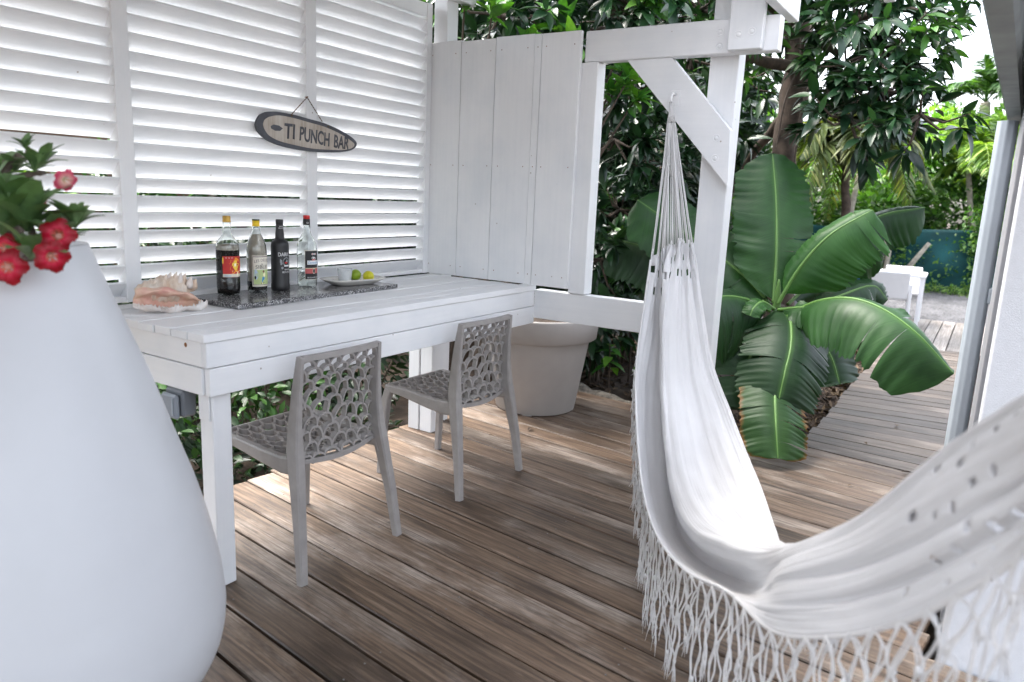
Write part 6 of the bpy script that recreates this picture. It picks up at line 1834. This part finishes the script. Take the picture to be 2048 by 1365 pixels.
# boundary net
net = thing('net_fence', 'teal shade net fence along the gravel yard', 'fence', (12.1, -2.4, 0))
def netz(seed):
    rg = np.random.default_rng(seed)
    Y = np.linspace(6.5, -2.9, 90); Z = np.linspace(-0.05, 1.06, 22)
    V = []
    ph = rg.uniform(0, 6, 6)
    for y in Y:
        sag = 0.03 * math.sin(y * 1.7 + ph[0])
        for z in Z:
            x = 0.05 * math.sin(y * 2.3 + z * 3 + ph[1]) + 0.03 * math.sin(5 * y - 4 * z + ph[2]) + 0.02 * math.sin(9 * z + y * 3) - 0.12 * y * 0.0 + 0.12 * (-y) * 0.25
            V.append((x, y, z + sag * z))
    n1, n2 = 90, 22
    I = np.arange(n1 * n2).reshape(n1, n2)
    F = np.stack([I[:-1, :-1], I[1:, :-1], I[1:, 1:], I[:-1, 1:]], -1).reshape(-1, 4)
    return np_mesh('net', np.array(V), F, True)
no = link('net', netz(2), M['teal'], net)
md = no.modifiers.new('solid', 'SOLIDIFY'); md.thickness = 0.006
top_b = MB()
for y in np.linspace(6.4, -2.8, 60):
    pass
P = [(0.02 + 0.03 * (-y), y, 0.72 + 0.02 * math.sin(y * 2)) for y in np.linspace(6.4, -2.8, 40)]
MB().tube(P, 0.012, 6).build('seam', M['teal'], net)
for y in (5.0, 3.2, 1.4, -0.36, -2.2):
    MB().tube([(-0.06 + 0.03 * (-y), y, -0.1), (-0.05 + 0.03 * (-y), y, 0.6), (-0.07 + 0.03 * (-y), y + 0.02, 1.2)], [0.05, 0.045, 0.04], 8).build('post', M['bark'], net)
# vines over the net
def cloud(name, label, cat, boxes, mat, length, seed, kind=None, group=None, tm=None):
    rg = np.random.default_rng(seed); PP = []
    for (x0, x1, y0, y1, z0, z1, n) in boxes:
        PP.append(np.stack([rg.uniform(x0, x1, n), rg.uniform(y0, y1, n), z0 + (z1 - z0) * rg.uniform(0, 1, n)], 1))
    PP = np.concatenate(PP); n = len(PP)
    o = link(name, leaves_mesh(name, PP, rg.normal(size=(n, 3)) + [-0.5, 0, 0.1], length * rg.uniform(0.5, 1.3, n), rg.uniform(-1, 1, n), tm or leaf_template(0.34, 0.25, 0.25, 3)), mat)
    return tag(o, label, cat, group, kind)
cloud('climbing_vine', 'leafy climbing vine over the right hand post of the teal net', 'vine', [(11.85, 12.15, -2.75, -2.45, 0.0, 1.35, 420), (11.85, 12.2, -2.95, -2.3, 0.7, 1.5, 380)], M['vine_leaf'], 0.075, 1)
cloud('climbing_vine', 'thin vine trailing over the left part of the teal net', 'vine', [(11.75, 12.0, -1.5, -0.9, 0.15, 1.1, 420), (11.8, 12.05, -2.3, -1.4, 0.1, 1.0, 130)], M['vine_leaf'], 0.07, 2)
cloud('grass', 'rough grass growing along the foot of the teal net', 'grass', [(11.5, 12.0, -4.0, 3.0, -0.02, 0.12, 3200)], M['grass'], 0.12, 3, kind='stuff', tm=leaf_template(0.07, 0.2, 0.3, 3))
# far bushes and trees
g3 = 'bushes and trees beyond the teal net'
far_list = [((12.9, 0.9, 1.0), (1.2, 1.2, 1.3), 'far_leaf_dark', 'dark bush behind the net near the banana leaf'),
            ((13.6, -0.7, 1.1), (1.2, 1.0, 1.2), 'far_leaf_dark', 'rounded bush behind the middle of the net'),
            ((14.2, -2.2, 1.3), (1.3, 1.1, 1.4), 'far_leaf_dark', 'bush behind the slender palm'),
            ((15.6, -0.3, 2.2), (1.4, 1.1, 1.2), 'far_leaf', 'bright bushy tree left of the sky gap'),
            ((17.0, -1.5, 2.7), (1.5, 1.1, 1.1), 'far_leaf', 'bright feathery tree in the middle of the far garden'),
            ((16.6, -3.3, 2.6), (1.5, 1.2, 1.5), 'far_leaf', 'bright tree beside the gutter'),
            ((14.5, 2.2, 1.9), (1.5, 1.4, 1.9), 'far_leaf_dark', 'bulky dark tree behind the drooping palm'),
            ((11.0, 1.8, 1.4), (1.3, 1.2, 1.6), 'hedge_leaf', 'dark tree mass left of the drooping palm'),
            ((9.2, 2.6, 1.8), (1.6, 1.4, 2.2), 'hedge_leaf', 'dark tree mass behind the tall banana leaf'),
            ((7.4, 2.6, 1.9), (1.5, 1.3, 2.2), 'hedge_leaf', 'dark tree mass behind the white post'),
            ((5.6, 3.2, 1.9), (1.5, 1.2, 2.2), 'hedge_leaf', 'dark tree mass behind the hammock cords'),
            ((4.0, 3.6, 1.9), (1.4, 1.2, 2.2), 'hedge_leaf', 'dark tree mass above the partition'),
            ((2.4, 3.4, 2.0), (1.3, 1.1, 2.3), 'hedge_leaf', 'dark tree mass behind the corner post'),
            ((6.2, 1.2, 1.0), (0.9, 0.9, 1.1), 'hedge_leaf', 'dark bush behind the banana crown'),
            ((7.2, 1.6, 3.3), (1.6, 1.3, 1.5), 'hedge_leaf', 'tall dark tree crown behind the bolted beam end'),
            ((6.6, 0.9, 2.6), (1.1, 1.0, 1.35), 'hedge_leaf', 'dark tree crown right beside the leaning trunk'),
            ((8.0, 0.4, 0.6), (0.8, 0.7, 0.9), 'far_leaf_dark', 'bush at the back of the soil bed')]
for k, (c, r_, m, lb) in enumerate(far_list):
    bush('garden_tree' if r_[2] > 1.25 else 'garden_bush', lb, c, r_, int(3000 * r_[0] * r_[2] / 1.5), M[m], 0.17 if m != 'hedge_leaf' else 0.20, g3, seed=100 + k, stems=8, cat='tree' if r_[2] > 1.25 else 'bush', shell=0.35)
# bare leaning trunks by the net
for k, (y0, y1, z1) in enumerate(((-1.05, -1.20, 1.1), (-1.2, -1.25, 1.0), (-1.35, -1.85, 0.85))):
    o = MB().tube([(11.6, y0, -0.05), (11.62, (y0 + y1) / 2, z1 * 0.5), (11.6, y1, z1)], [0.05, 0.045, 0.035], 8).build('bare_trunk', M['bark_pale'])
    tag(o, ('leftmost bare trunk in front of the teal net', 'upright bare trunk between two others at the teal net', 'bare trunk leaning right across the teal net')[k], 'trunk', 'bare trunks at the teal net')
# low wall of bright house behind the garden (glimpsed patches)
# white garden table and two armchairs
def far_chair(label, loc, rz):
    t = thing('garden_armchair', label, 'chair', loc, rz, 'white garden armchairs on the platform'); t.scale = (0.88,) * 3
    m = M['white_plastic']
    MB().box(-0.26, 0.26, -0.25, 0.24, 0.40, 0.435, 0.008).build('seat', m, t)
    vs_ = []
    b = MB().box(-0.25, 0.25, -0.014, 0.014, 0.0, 0.36, 0.010, Matrix.Translation((0, -0.25, 0.42)) @ Matrix.Rotation(R(10), 4, 'X')); b.build('backrest', m, t)
    for s in (-1, 1):
        MB().box(s * 0.27 - 0.022, s * 0.27 + 0.022, 0.20, 0.25, 0.0, 0.60, 0.006).build('leg', m, t)
        MB().box(s * 0.27 - 0.022, s * 0.27 + 0.022, -0.28, -0.23, 0.0, 0.62, 0.006).build('leg', m, t)
        MB().box(s * 0.27 - 0.026, s * 0.27 + 0.026, -0.27, 0.26, 0.60, 0.63, 0.008).build('armrest', m, t)
    return t
far_chair('white garden armchair with its back to the banana plant', (6.50, -1.80, 0), R(-84))
far_chair('white garden armchair on the far side of the white table', (7.62, -1.84, -0.03), R(92))
tb = thing('garden_table', 'white square garden table between the two armchairs', 'table', (7.05, -1.84, 0), R(-88))
MB().box(-0.32, 0.32, -0.30, 0.30, 0.595, 0.63, 0.006).build('top', M['white_plastic'], tb)
for sx in (-1, 1):
    for sy in (-1, 1):
        MB().box(sx * 0.28 - 0.022, sx * 0.28 + 0.022, sy * 0.26 - 0.022, sy * 0.26 + 0.022, 0.0, 0.594, 0.004).build('leg', M['white_plastic'], tb)
bl = thing('blue_crate', 'blue plastic crate glimpsed between the banana leaves', 'crate', (7.2, -1.28, 0))
MB().box(-0.16, 0.16, -0.16, 0.16, 0.30, 0.62, 0.01).build('body', M['blue_plastic'], bl)
MB().box(-0.18, 0.18, -0.18, 0.18, 0.0, 0.298, 0.01).build('base', M['white_plastic'], bl)
